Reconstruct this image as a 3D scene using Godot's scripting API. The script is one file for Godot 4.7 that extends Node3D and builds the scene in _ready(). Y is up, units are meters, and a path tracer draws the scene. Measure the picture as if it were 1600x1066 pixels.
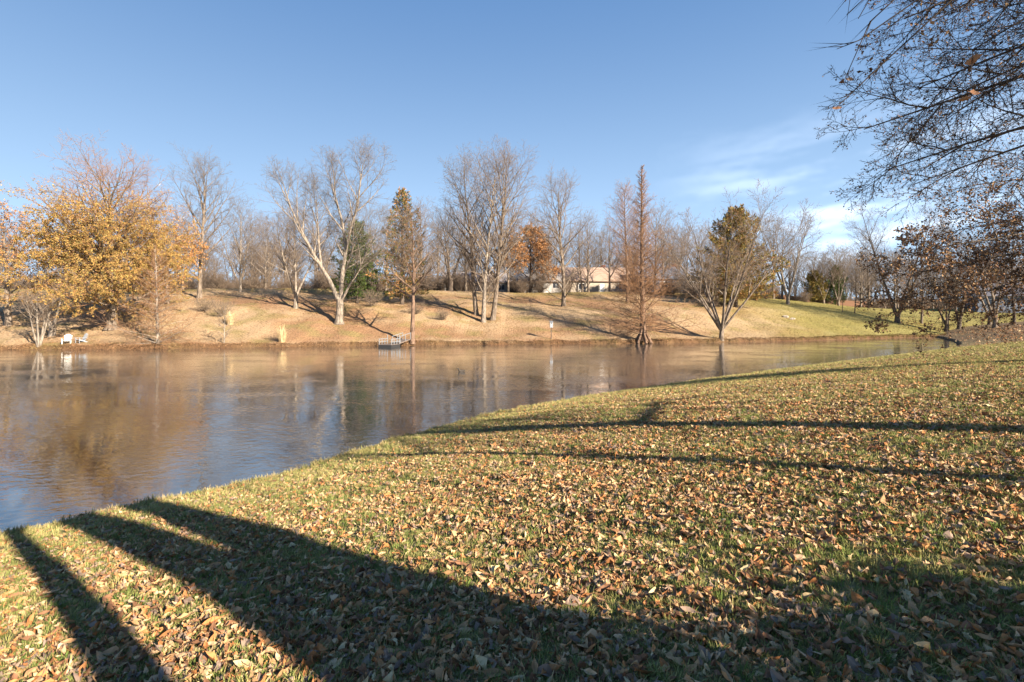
extends Node3D

const WATER := -2.0
const EYE := 1.6

# ---------------------------------------------------------------- mesh builder
class MB:
	var v := PackedVector3Array()
	var n := PackedVector3Array()
	var c := PackedColorArray()
	var uv := PackedVector2Array()
	var ix := PackedInt32Array()

	func tube(pts: PackedVector3Array, rad: PackedFloat32Array, sides: int, cap := false) -> void:
		var m := pts.size()
		var base := v.size()
		var a := Vector3.ZERO
		for i in m:
			var d: Vector3 = (pts[mini(i + 1, m - 1)] - pts[maxi(i - 1, 0)]).normalized()
			if i == 0:
				a = d.cross(Vector3.UP if absf(d.y) < 0.9 else Vector3.RIGHT).normalized()
			else:
				a = (a - d * a.dot(d)).normalized()
			var b: Vector3 = d.cross(a)
			var r: float = rad[i]
			for k in sides:
				var t := TAU * k / sides
				var o := a * cos(t) + b * sin(t)
				v.append(pts[i] + o * r)
				n.append(o)
		for i in m - 1:
			for k in sides:
				var k2 := (k + 1) % sides
				var p := base + i * sides
				ix.append(p + k); ix.append(p + sides + k); ix.append(p + k2)
				ix.append(p + k2); ix.append(p + sides + k); ix.append(p + sides + k2)
		if cap:
			for e in 2:
				var o2 := base + (m - 1) * sides * e
				for k in range(1, sides - 1):
					ix.append(o2); ix.append(o2 + k); ix.append(o2 + k + 1)

	func spike(p: Vector3, q: Vector3, r: float) -> void:
		var d := q - p
		var a := d.cross(Vector3(0.31, 0.83, 0.47)).normalized()
		var b := d.cross(a).normalized()
		var s := v.size()
		var o1 := a * 0.5 + b * 0.866
		var o2 := a * 0.5 - b * 0.866
		v.append(p - a * r); v.append(p + o1 * r); v.append(p + o2 * r); v.append(q)
		n.append(-a); n.append(o1); n.append(o2); n.append(d.normalized())
		ix.append(s); ix.append(s + 1); ix.append(s + 3)
		ix.append(s + 1); ix.append(s + 2); ix.append(s + 3)
		ix.append(s + 2); ix.append(s); ix.append(s + 3)

	# a folded leaf of two faces; no normals (drawn flat), coloured by vertex
	func leaf(p: Vector3, d: Vector3, side: Vector3, up: Vector3, col: Color) -> void:
		var s := v.size()
		v.append(p); v.append(p + d); v.append(p + d * 0.45 + side + up); v.append(p + d * 0.45 - side + up)
		c.append(col); c.append(col); c.append(col); c.append(col)
		ix.append(s); ix.append(s + 2); ix.append(s + 1)
		ix.append(s); ix.append(s + 1); ix.append(s + 3)

	func blade(p: Vector3, mid: Vector3, tip: Vector3, w: Vector3) -> void:
		var s := v.size()
		v.append(p - w); v.append(p + w); v.append(mid - w * 0.8); v.append(mid + w * 0.8); v.append(tip)
		ix.append(s); ix.append(s + 2); ix.append(s + 1)
		ix.append(s + 1); ix.append(s + 2); ix.append(s + 3)
		ix.append(s + 2); ix.append(s + 4); ix.append(s + 3)

	func quad(a: Vector3, b: Vector3, c_: Vector3, d: Vector3) -> void:
		var s := v.size()
		v.append(a); v.append(b); v.append(c_); v.append(d)
		ix.append(s); ix.append(s + 1); ix.append(s + 2)
		ix.append(s); ix.append(s + 2); ix.append(s + 3)

	func box(t: Transform3D, s: Vector3, bev := 0.0) -> void:
		# a box with chamfered long edges when bev > 0 (flat shaded)
		var h := s * 0.5
		if bev <= 0.0:
			var q: Array[Vector3] = []
			for i in 8:
				q.append(t * Vector3(h.x if i & 1 else -h.x, h.y if i & 2 else -h.y, h.z if i & 4 else -h.z))
			quad(q[0], q[2], q[3], q[1]); quad(q[5], q[7], q[6], q[4])
			quad(q[4], q[6], q[2], q[0]); quad(q[1], q[3], q[7], q[5])
			quad(q[2], q[6], q[7], q[3]); quad(q[4], q[0], q[1], q[5])
			return
		var ring := [Vector2(h.x - bev, h.y), Vector2(h.x, h.y - bev), Vector2(h.x, -h.y + bev), Vector2(h.x - bev, -h.y), Vector2(-h.x + bev, -h.y), Vector2(-h.x, -h.y + bev), Vector2(-h.x, h.y - bev), Vector2(-h.x + bev, h.y)]
		for i in 8:
			var a: Vector2 = ring[i]
			var b: Vector2 = ring[(i + 1) % 8]
			quad(t * Vector3(a.x, a.y, h.z), t * Vector3(b.x, b.y, h.z), t * Vector3(b.x, b.y, -h.z), t * Vector3(a.x, a.y, -h.z))
		for e in [-1.0, 1.0]:
			var s0 := v.size()
			for i in 8:
				v.append(t * Vector3(ring[i].x, ring[i].y, h.z * e))
			for i in range(1, 7):
				ix.append(s0); ix.append(s0 + i + 1); ix.append(s0 + i)

	func mesh() -> ArrayMesh:
		var m := ArrayMesh.new()
		var arr := []
		arr.resize(Mesh.ARRAY_MAX)
		arr[Mesh.ARRAY_VERTEX] = v
		if n.size() == v.size():
			arr[Mesh.ARRAY_NORMAL] = n
		if c.size() == v.size():
			arr[Mesh.ARRAY_COLOR] = c
		if uv.size() == v.size():
			arr[Mesh.ARRAY_TEX_UV] = uv
		arr[Mesh.ARRAY_INDEX] = ix
		m.add_surface_from_arrays(Mesh.PRIMITIVE_TRIANGLES, arr)
		return m

# ---------------------------------------------------------------- tree growth
class Grower:
	var rng := RandomNumberGenerator.new()
	var wood := MB.new()
	var twig := MB.new()
	var foliage := MB.new()
	var top := 4
	var height := 10.0
	var count := [12, 7, 6, 6]
	var angle := [48.0, 42.0, 40.0, 38.0]
	var ratio := [0.42, 0.48, 0.48, 0.45]
	var start := [0.28, 0.2, 0.15, 0.1]
	var pull := [0.02, 0.09, 0.05, 0.02, 0.0]
	var wander := [0.05, 0.12, 0.16, 0.2, 0.2]
	var segs := [7, 5, 2, 2, 1]
	var sides := [9, 6, 3, 3, 3]
	var slim := [0.03, 0.022, 0.017, 0.013, 0.012]
	var profile := "oval"
	var flare := 1.35
	var leaves := 0.0
	var leaf_size := 0.12
	var leaf_low := 0.0
	var leaf_high := 1.0
	var leaf_tones: Array = []
	var droop := 0.0
	var least := [0.05, 0.032, 0.019, 0.0135, 0.0098]

	func shape(t: float) -> float:
		match profile:
			"cone": return 1.06 - t
			"vase": return 0.85 + 0.35 * t - 0.55 * t * t
			"broad": return 1.12 - 0.75 * t * t
			"skirt": return 1.15 - 0.8 * t
			"dome": return 1.0 + 0.1 * t - 0.45 * t * t
		return 0.62 + 1.25 * t - 1.5 * t * t

	func rnd() -> Vector3:
		return Vector3(rng.randf_range(-1, 1), rng.randf_range(-1, 1), rng.randf_range(-1, 1))

	func put_leaves(p: Vector3, q: Vector3) -> void:
		var rel := (p.y) / height
		var w := smoothstep(leaf_low - 0.08, leaf_low + 0.05, rel) * (1.0 - smoothstep(leaf_high - 0.22, leaf_high + 0.22, rel))
		var k := leaves * w
		var many := int(k) + (1 if rng.randf() < k - int(k) else 0)
		for i in many:
			var at := p.lerp(q, rng.randf_range(0.1, 1.05)) + rnd() * leaf_size * 0.5
			var d := (rnd() + Vector3(0, -0.35, 0)).normalized()
			var s := d.cross(rnd()).normalized()
			var z := leaf_size * rng.randf_range(0.6, 1.35)
			var tone: Color = leaf_tones[rng.randi() % leaf_tones.size()]
			var g := rng.randf_range(0.75, 1.2)
			foliage.leaf(at, d * z, s * z * 0.33, d.cross(s) * z * rng.randf_range(-0.18, 0.18), Color(tone.r * g, tone.g * g, tone.b * g))

	func grow(p0: Vector3, d0: Vector3, length: float, radius: float, lv: int) -> void:
		if lv == top:
			var q := p0 + (d0 + rnd() * 0.15).normalized() * length
			twig.spike(p0, q, radius)
			if leaves > 0.0:
				put_leaves(p0, q)
			return
		var m: int = segs[lv]
		var pts := PackedVector3Array([p0])
		var rad := PackedFloat32Array()
		var d := d0
		var p := p0
		for i in m:
			d = (d + rnd() * wander[lv] + Vector3(0, pull[lv], 0)).normalized()
			p += d * (length / m)
			pts.append(p)
		var thin := 0.12 if lv > 0 else 0.1
		for i in m + 1:
			var t := float(i) / m
			var r := maxf(radius * lerpf(1.0, thin, pow(t, 0.85)), least[4] * 0.7)
			rad.append(r)
		if lv == 0 and flare > 1.0:
			# root flare: an extra ring close to the ground
			var up := pts[0].lerp(pts[1], 0.18)
			pts.insert(1, up)
			rad.insert(1, radius * 1.02)
			rad[0] = radius * flare
			pts[0] = pts[0] - Vector3(0, 0.15, 0)
		if lv <= 1:
			wood.tube(pts, rad, sides[lv])
		else:
			twig.tube(pts, rad, sides[lv])
		spread(pts, rad, length, lv)

	func spread(pts: PackedVector3Array, rad: PackedFloat32Array, length: float, lv: int) -> void:
		var m := pts.size() - 1
		var many: int = count[lv]
		if lv > 0:
			many = maxi(2, int(round(many * rng.randf_range(0.8, 1.2))))
		var turn := rng.randf() * TAU
		for k in many:
			var t: float = start[lv] + (1.0 - start[lv]) * (k + rng.randf_range(0.1, 0.9)) / many
			var f := t * m
			var i := mini(int(f), m - 1)
			var at := pts[i].lerp(pts[i + 1], f - i)
			var axis := (pts[i + 1] - pts[i]).normalized()
			var r0 := lerpf(rad[i], rad[i + 1], f - i)
			turn += 2.4 + rng.randf_range(-0.5, 0.5)
			var a := axis.cross(Vector3(0.2, 0.1, 1.0)).normalized()
			var around := a.rotated(axis, turn)
			var open := deg_to_rad(float(angle[lv]) * rng.randf_range(0.75, 1.25))
			if lv == 0:
				open *= 1.15 - 0.45 * t
			var dd := (axis * cos(open) + around * sin(open)).normalized()
			if lv > 0 and droop != 0.0:
				dd = (dd + Vector3(0, -droop, 0)).normalized()
			var len_: float
			if lv == 0:
				var u: float = (t - start[0]) / (1.0 - start[0])
				len_ = height * ratio[0] * shape(u) * (rng.randf_range(0.5, 1.25) if profile == "cone" else rng.randf_range(0.8, 1.12))
			else:
				len_ = length * ratio[lv] * (1.15 - 0.55 * t) * rng.randf_range(0.7, 1.25)
			var r := minf(r0 * 0.72, len_ * slim[lv + 1])
			grow(at, dd, len_, maxf(r, minf(least[lv + 1], r0)), lv + 1)
		# the leader goes on as twigs
		if lv > 0:
			var e := pts[m]
			grow(e, (pts[m] - pts[m - 1]).normalized(), length * 0.22, maxf(rad[m], least[4] * 0.8), top)

# ---------------------------------------------------------------- the lie of the land
const SA: Array[float] = [-400.0, -90.0, -70.0, -40.0, -15.0, -1.3, 0.3, 2.8, 5.8, 11.3, 19.0, 37.5, 65.0, 75.0, 85.0, 95.0, 105.0, 120.0, 400.0]
const SS: Array[float] = [70.0, 60.0, 40.0, 14.0, 11.5, 11.0, 11.25, 11.45, 12.7, 14.2, 14.6, 14.1, 12.9, 13.7, 15.6, 18.5, 22.0, 28.0, 60.0]
const FX: Array[float] = [-400.0, -120.0, -52.0, -40.0, -26.0, -17.6, -12.0, 4.7, 16.0, 27.6, 43.0, 56.0, 69.0, 80.0, 92.0, 110.0, 130.0, 400.0]
const FZ: Array[float] = [30.0, 46.0, 52.4, 53.3, 56.5, 58.8, 60.0, 62.6, 64.0, 67.0, 72.0, 78.0, 82.0, 84.0, 82.0, 75.0, 68.0, 30.0]
var bump := FastNoiseLite.new()

func curve_at(xs: Array[float], ys: Array[float], x: float) -> float:
	var m := xs.size()
	if x <= xs[0]:
		return ys[0]
	for i in range(1, m):
		if x <= xs[i]:
			var w := xs[i] - xs[i - 1]
			var t := (x - xs[i - 1]) / w
			var m0 := (ys[i] - ys[i - 2]) / (xs[i] - xs[i - 2]) if i > 1 else 0.0
			var m1 := (ys[i + 1] - ys[i - 1]) / (xs[i + 1] - xs[i - 1]) if i < m - 1 else 0.0
			var t2 := t * t
			var t3 := t2 * t
			return (2 * t3 - 3 * t2 + 1) * ys[i - 1] + (t3 - 2 * t2 + t) * w * m0 + (3 * t2 - 2 * t3) * ys[i] + (t3 - t2) * w * m1
	return ys[m - 1]

func lawn_profile(d: float) -> float:
	if d < 0.5:
		return maxf(-1.75 - (0.5 - d) * 0.55, -4.0)
	var e := d - 0.5
	if e < 14.0:
		return -1.75 + 0.2 * e - 0.0036 * e * e
	return minf(0.3444 + (e - 14.0) * 0.06, 2.4)

func hill_profile(d: float, x: float) -> float:
	if d < 0.5:
		return maxf(-1.62 - (0.5 - d) * 0.9, -4.0)
	var e := d - 0.5
	var r := 0.3 * minf(e, 15.0) + 0.2 * clampf(e - 15.0, 0.0, 17.0) + 0.015 * clampf(e - 32.0, 0.0, 100.0)
	# ease the first metres of the slope
	r -= 0.35 * (1.0 - exp(-e * 0.5))
	var k := 1.0 - 0.42 * smoothstep(40.0, 95.0, x)
	return -1.62 + r * k

func near_shore(a: float) -> float:
	return curve_at(SA, SS, a) + 0.4 + bump.get_noise_1d(a * 22.0) * 0.22 + bump.get_noise_1d(a * 90.0 + 500.0) * 0.07

func far_shore(x: float) -> float:
	return curve_at(FX, FZ, x) + bump.get_noise_1d(x * 7.0 + 90.0) * 0.9 + bump.get_noise_1d(x * 30.0) * 0.25

func near_d(x: float, z: float) -> float:
	return near_shore(x * 0.7828 - z * 0.6222) + x * 0.6222 + z * 0.7828

func far_d(x: float, z: float) -> float:
	return (-z - far_shore(x)) * 0.96

func lawn_h(x: float, z: float, d: float) -> float:
	return lawn_profile(d) + smoothstep(0.3, 2.0, d) * (bump.get_noise_2d(x * 2.2, z * 2.2) * 0.05 + bump.get_noise_2d(x * 9.0, z * 9.0) * 0.02)

func hill_h(x: float, z: float, d: float) -> float:
	return hill_profile(d, x) + smoothstep(0.6, 5.0, d) * (bump.get_noise_2d(x * 0.7 + 300, z * 0.7) * 0.45 + bump.get_noise_2d(x * 3.0, z * 3.0) * 0.06) + smoothstep(0.0, 0.4, d) * (1.0 - smoothstep(0.6, 2.0, d)) * bump.get_noise_2d(x * 6.0, z * 6.0) * 0.22

func ground(x: float, z: float) -> float:
	return maxf(lawn_h(x, z, near_d(x, z)), hill_h(x, z, far_d(x, z)))

# ---------------------------------------------------------------- materials and nodes
func lin(r: float, g: float, b: float) -> Color:
	return Color(r, g, b).linear_to_srgb()

func mat(called: String, col: Color, rough := 0.85, vertex := false) -> StandardMaterial3D:
	var m := StandardMaterial3D.new()
	m.resource_name = called
	m.albedo_color = col
	m.roughness = rough
	m.metallic_specular = 0.3
	m.vertex_color_use_as_albedo = vertex
	m.cull_mode = BaseMaterial3D.CULL_DISABLED
	return m

func noise_tex(freq: float, stops: Array, size := 512, octaves := 4, seed_ := 1, kind := FastNoiseLite.TYPE_SIMPLEX_SMOOTH) -> NoiseTexture2D:
	var f := FastNoiseLite.new()
	f.noise_type = kind
	f.seed = seed_
	f.frequency = freq
	f.fractal_octaves = octaves
	var t := NoiseTexture2D.new()
	t.width = size
	t.height = size
	t.seamless = true
	t.noise = f
	var g := Gradient.new()
	var offs := PackedFloat32Array()
	var cols := PackedColorArray()
	for s in stops:
		offs.append(s[0])
		cols.append(s[1])
	g.offsets = offs
	g.colors = cols
	t.color_ramp = g
	return t

func bark(called: String, dark: Color, pale: Color, seed_: int) -> StandardMaterial3D:
	var m := mat(called, Color.WHITE, 0.9)
	m.albedo_texture = noise_tex(0.02, [[0.25, dark], [0.55, dark.lerp(pale, 0.6)], [0.8, pale]], 256, 5, seed_)
	m.uv1_triplanar = true
	m.uv1_world_triplanar = true
	m.uv1_scale = Vector3(0.9, 0.22, 0.9)
	m.heightmap_enabled = true
	m.heightmap_texture = noise_tex(0.035, [[0.2, Color.BLACK], [0.8, Color.WHITE]], 256, 4, seed_ + 7)
	m.heightmap_scale = 3.0
	return m

func node(called: String, label: String, category: String, at: Vector3, group := "", kind := "") -> Node3D:
	var o := Node3D.new()
	o.name = called
	add_child(o, true)
	o.position = at
	tag(o, label, category, group, kind)
	return o

func tag(o: Node3D, label: String, category := "", group := "", kind := "") -> void:
	if label:
		o.set_meta("label", label)
	if category:
		o.set_meta("category", category)
	if group:
		o.set_meta("group", group)
	if kind:
		o.set_meta("kind", kind)

func put(called: String, mesh: Mesh, m: Material, parent: Node = null) -> MeshInstance3D:
	var o := MeshInstance3D.new()
	o.name = called
	o.mesh = mesh
	o.material_override = m
	o.cast_shadow = GeometryInstance3D.SHADOW_CASTING_SETTING_ON
	(parent if parent else self).add_child(o, true)
	return o

func at_ground(x: float, z: float, sink := 0.0) -> Vector3:
	return Vector3(x, ground(x, z) - sink, z)

# ---------------------------------------------------------------- sky
func make_sky() -> void:
	var cam := Camera3D.new()
	cam.name = "camera"
	cam.projection = Camera3D.PROJECTION_FRUSTUM
	cam.near = 0.1
	cam.far = 4000.0
	cam.size = 0.1 * 2.0 * 533.0 / 800.0
	cam.frustum_offset = Vector2(0, -0.1 * 41.0 / 800.0)
	cam.position = Vector3(0, EYE, 0)
	add_child(cam)
	cam.current = true

	var e := Environment.new()
	e.background_mode = Environment.BG_SKY
	e.tonemap_mode = Environment.TONE_MAPPER_LINEAR
	e.tonemap_exposure = 3.5
	e.sdfgi_enabled = true
	e.ssao_enabled = true
	e.ssil_enabled = true
	var s := ProceduralSkyMaterial.new()
	s.sky_top_color = lin(0.021, 0.062, 0.15)
	s.sky_horizon_color = lin(0.235, 0.33, 0.43)
	s.sky_curve = 0.21
	s.ground_horizon_color = lin(0.3, 0.28, 0.25)
	s.ground_bottom_color = lin(0.16, 0.13, 0.1)
	s.sky_cover = cirrus()
	s.sun_angle_max = 20.0
	var sky := Sky.new()
	sky.sky_material = s
	e.sky = sky
	var w := WorldEnvironment.new()
	w.name = "world"
	w.environment = e
	add_child(w)

	var sun := DirectionalLight3D.new()
	sun.name = "sun"
	sun.light_energy = 1.5
	sun.light_color = Color(1.0, 0.935, 0.845)
	sun.light_angular_distance = 0.5
	sun.shadow_enabled = true
	var el := deg_to_rad(24.0)
	var az := deg_to_rad(48.5)
	var to_sun := Vector3(sin(az) * cos(el), sin(el), cos(az) * cos(el))
	sun.look_at_from_position(to_sun * 50.0, Vector3.ZERO)
	add_child(sun)

func cirrus() -> ImageTexture:
	var w := 1536
	var hgt := 768
	var im := Image.create(w, hgt, false, Image.FORMAT_RGBA8)
	im.fill(Color(1, 1, 1, 0))
	var f := FastNoiseLite.new()
	f.noise_type = FastNoiseLite.TYPE_SIMPLEX_SMOOTH
	f.seed = 11
	f.frequency = 1.0
	f.fractal_octaves = 5
	var g := FastNoiseLite.new()
	g.noise_type = FastNoiseLite.TYPE_SIMPLEX_SMOOTH
	g.seed = 4
	g.frequency = 1.0
	g.fractal_octaves = 2
	for y in range(250, 384):
		var elev := 90.0 - 180.0 * (y + 0.5) / hgt
		var low := smoothstep(21.0, 8.0, elev)
		if low <= 0.0:
			continue
		for x in w:
			var az := fposmod(360.0 * (x + 0.5) / w + 180.0, 360.0) - 180.0
			# streaks that rise gently, long along their own direction
			var u := az * cos(0.21) + elev * sin(0.21)
			var q := elev * cos(0.21) - az * sin(0.21) * 0.9
			q += 40.0 * sin(deg_to_rad(az * 2.0)) * 0.1
			var a := f.get_noise_2d(u * 0.035, q * 0.24 + 3.0) * 0.5 + 0.5
			var fine := f.get_noise_2d(u * 0.16 + 50.0, q * 1.1) * 0.5 + 0.5
			var where := smoothstep(0.8, 0.98, cos(deg_to_rad(az - 50.0))) + 0.7 * smoothstep(0.6, 0.95, cos(deg_to_rad(az + 110.0)))
			var k := smoothstep(0.42, 0.85, a * 0.72 + fine * 0.36) * low * where
			k = clampf(k * 0.42, 0.0, 1.0)
			if k > 0.004:
				im.set_pixel(x, y, Color(0.80, 0.80, 0.80, k))
	return ImageTexture.create_from_image(im)

# ---------------------------------------------------------------- ground and water
func steps(list: Array) -> PackedFloat32Array:
	# [[from, step], ..., [end, 0]]
	var out := PackedFloat32Array()
	for i in list.size() - 1:
		var x: float = list[i][0]
		while x < list[i + 1][0] - 0.001:
			out.append(x)
			x += list[i][1]
	out.append(list[-1][0])
	return out

func grid_mesh(us: PackedFloat32Array, vs: PackedFloat32Array, point: Callable, tint: Callable, flip: bool) -> ArrayMesh:
	var b := MB.new()
	var nu := us.size()
	var nv := vs.size()
	for j in nv:
		for i in nu:
			var p: Vector3 = point.call(us[i], vs[j])
			b.v.append(p)
			b.c.append(tint.call(p, vs[j]))
	b.n.resize(b.v.size())
	for j in nv:
		for i in nu:
			var k := j * nu + i
			var du := b.v[j * nu + mini(i + 1, nu - 1)] - b.v[j * nu + maxi(i - 1, 0)]
			var dv := b.v[mini(j + 1, nv - 1) * nu + i] - b.v[maxi(j - 1, 0) * nu + i]
			var nn := du.cross(dv).normalized()
			b.n[k] = nn if nn.y > 0 else -nn
	for j in nv - 1:
		for i in nu - 1:
			var k := j * nu + i
			if flip:
				b.ix.append_array(PackedInt32Array([k, k + nu, k + 1, k + 1, k + nu, k + nu + 1]))
			else:
				b.ix.append_array(PackedInt32Array([k, k + 1, k + nu, k + 1, k + nu + 1, k + nu]))
	return b.mesh()

func lawn_point(a: float, d: float) -> Vector3:
	var s := near_shore(a) - d
	var x := a * 0.7828 - s * 0.6222
	var z := -a * 0.6222 - s * 0.7828
	return Vector3(x, lawn_h(x, z, d), z)

func lawn_tint(p: Vector3, d: float) -> Color:
	var k := bump.get_noise_2d(p.x * 5.0 + 70, p.z * 5.0) * 0.5 + 0.5
	var c := Color(0.24, 0.2, 0.09).lerp(Color(0.34, 0.255, 0.14), k)
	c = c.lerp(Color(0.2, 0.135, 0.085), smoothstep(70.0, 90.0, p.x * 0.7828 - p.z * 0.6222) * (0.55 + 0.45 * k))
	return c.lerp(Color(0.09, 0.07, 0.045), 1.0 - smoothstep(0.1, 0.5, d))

func hill_point(x: float, d: float) -> Vector3:
	var z := -(d / 0.96 + far_shore(x))
	return Vector3(x, hill_h(x, z, d), z)

func hill_tint(p: Vector3, d: float) -> Color:
	var k := bump.get_noise_2d(p.x * 0.9, p.z * 1.6 + 40) * 0.5 + 0.5
	var k2 := bump.get_noise_2d(p.x * 4.0 + 20, p.z * 5.0) * 0.5 + 0.5
	var straw := Color(0.46, 0.33, 0.205).lerp(Color(0.35, 0.21, 0.12), smoothstep(0.35, 0.65, k + (k2 - 0.5) * 0.35))
	straw = straw.lerp(Color(0.29, 0.235, 0.10), smoothstep(0.5, 0.75, k2) * 0.75)
	var green := Color(0.22, 0.235, 0.055).lerp(Color(0.31, 0.26, 0.085), k2)
	var g := smoothstep(26.0, 62.0, p.x + k * 22.0 - 8.0) * 0.8
	g = maxf(g, smoothstep(24.0, 34.0, d) * 0.55 * smoothstep(0.4, 0.6, k))
	var c := straw.lerp(green, g)
	# bare earth and washed-up litter along the water
	var lip := 1.0 - smoothstep(0.35, 0.9 + k2 * 0.6, d)
	return c.lerp(Color(0.12, 0.06, 0.032).lerp(Color(0.17, 0.11, 0.06), k2), lip)

# wind ripples that come and go in patches
func ripples() -> ImageTexture:
	var f := FastNoiseLite.new()
	f.noise_type = FastNoiseLite.TYPE_SIMPLEX_SMOOTH
	f.seed = 21
	f.frequency = 0.055
	f.fractal_octaves = 3
	var g := FastNoiseLite.new()
	g.noise_type = FastNoiseLite.TYPE_SIMPLEX_SMOOTH
	g.seed = 8
	g.frequency = 0.004
	g.fractal_octaves = 3
	var a := f.get_seamless_image(1024, 1024).get_data()
	var b := g.get_seamless_image(1024, 1024).get_data()
	var out := PackedFloat32Array()
	out.resize(1024 * 1024)
	for i in out.size():
		var k := b[i] / 255.0
		out[i] = 0.5 + (a[i] / 255.0 - 0.5) * (0.1 + 0.9 * k * k)
	return ImageTexture.create_from_image(Image.create_from_data(1024, 1024, false, Image.FORMAT_RF, out.to_byte_array()))

func make_land() -> void:
	var gm := mat("turf", Color.WHITE, 0.95, true)
	gm.albedo_texture = noise_tex(0.03, [[0.2, lin(0.45, 0.45, 0.42)], [0.5, lin(0.85, 0.84, 0.8)], [0.8, lin(1.0, 1.0, 0.97)]], 512, 5, 3)
	gm.uv1_triplanar = true
	gm.uv1_world_triplanar = true
	gm.uv1_scale = Vector3(0.55, 0.55, 0.55)
	gm.heightmap_enabled = true
	gm.heightmap_texture = noise_tex(0.06, [[0.2, Color.BLACK], [0.8, Color.WHITE]], 512, 4, 9)
	gm.heightmap_scale = 3.0
	var us := steps([[-1200, 150], [-150, 15], [-60, 2], [-15, 0.3], [30, 0.6], [110, 3], [150, 75], [1200, 0]])
	var ds := steps([[-5, 1], [-1, 0.25], [0, 0.1], [0.8, 0.2], [2, 0.3], [18, 1], [40, 6], [100, 60], [1000, 0]])
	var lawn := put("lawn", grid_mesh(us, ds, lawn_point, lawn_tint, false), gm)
	tag(lawn, "leaf strewn lawn sloping down to the pond", "", "", "structure")
	var xs := steps([[-1500, 150], [-150, 8], [-75, 0.7], [100, 5], [150, 90], [1500, 0]])
	var hs := steps([[-5, 1], [-1, 0.3], [0, 0.08], [0.8, 0.2], [2, 0.6], [42, 2], [90, 15], [180, 120], [1500, 0]])
	var hm: StandardMaterial3D = gm.duplicate()
	hm.uv1_scale = Vector3(0.22, 0.22, 0.22)
	hm.heightmap_scale = 6.0
	var hill := put("hillside", grid_mesh(xs, hs, hill_point, hill_tint, true), hm)
	tag(hill, "tan dormant grass hillside rising beyond the pond", "", "", "structure")

	var b := MB.new()
	b.quad(Vector3(-700, WATER, 200), Vector3(-700, WATER, -150), Vector3(150, WATER, -150), Vector3(150, WATER, 200))
	for i in 4:
		b.n.append(Vector3.UP)
	var wm := mat("water", lin(0.3, 0.3, 0.29), 0.03)
	wm.metallic = 0.86
	wm.metallic_specular = 1.0
	wm.uv1_triplanar = true
	wm.uv1_world_triplanar = true
	wm.uv1_scale = Vector3(0.035, 0.035, 0.06)
	wm.heightmap_enabled = true
	wm.heightmap_texture = ripples()
	wm.heightmap_scale = 1.7
	var pond := put("pond", b.mesh(), wm)
	tag(pond, "rippled brown pond mirroring the bare trees", "", "", "structure")

# ---------------------------------------------------------------- trees
var M := {}

func grower(seed_: int, opts: Dictionary) -> Grower:
	var g := Grower.new()
	g.rng.seed = seed_
	for k in opts:
		if k not in ["radius", "stems", "wood", "twig", "trunk", "lean", "spread", "bole", "turn"]:
			g.set(k, opts[k])
	var hgt: float = g.height
	var r: float = opts.get("radius", hgt * 0.017)
	var stems: int = opts.get("stems", 1)
	var tl: float = opts.get("trunk", 0.9)
	if stems == 1:
		var lean: Vector3 = opts.get("lean", Vector3.ZERO)
		g.grow(Vector3.ZERO, (Vector3.UP + lean).normalized(), hgt * tl, r, 0)
	else:
		var sp: float = opts.get("spread", 0.35)
		var bole: float = opts.get("bole", 0.0)
		if bole > 0.0:
			g.wood.tube(PackedVector3Array([Vector3(0, -0.15, 0), Vector3(0, bole * 0.25, 0), Vector3(0.05, bole * 0.7, 0), Vector3(0.03, bole * 1.08, 0)]), PackedFloat32Array([r * 1.9, r * 1.5, r * 1.4, r * 1.25]), 10, true)
		for i in stems:
			var t := TAU * i / stems + (float(opts.turn) if opts.has("turn") else g.rng.randf_range(-0.4, 0.4))
			var o := Vector3(cos(t), 0, sin(t))
			var d: Vector3 = (Vector3.UP + o * sp * ([1.15, 0.2][i] if opts.has("turn") else g.rng.randf_range(0.6, 1.25))).normalized()
			var keep := g.flare
			g.flare = keep if bole <= 0.0 else 1.0
			g.grow(o * r * (0.5 if opts.has("turn") else 0.7) + Vector3(0, bole * 0.92, 0), d, hgt * tl * g.rng.randf_range(0.85, 1.05), r * g.rng.randf_range(0.75, 1.05), 0)
			g.flare = keep
	return g

func tree(called: String, label: String, at: Vector2, seed_: int, opts: Dictionary, group := "") -> Node3D:
	var g := grower(seed_, opts)
	var o := node(called, label, "tree", at_ground(at.x, at.y), group)
	put("trunk", g.wood.mesh(), M[opts.get("wood", "bark")], o)
	put("crown", g.twig.mesh(), M[opts.get("twig", "twig")], o)
	if g.foliage.v.size():
		put("foliage", g.foliage.mesh(), M.leaves, o)
	return o

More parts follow.
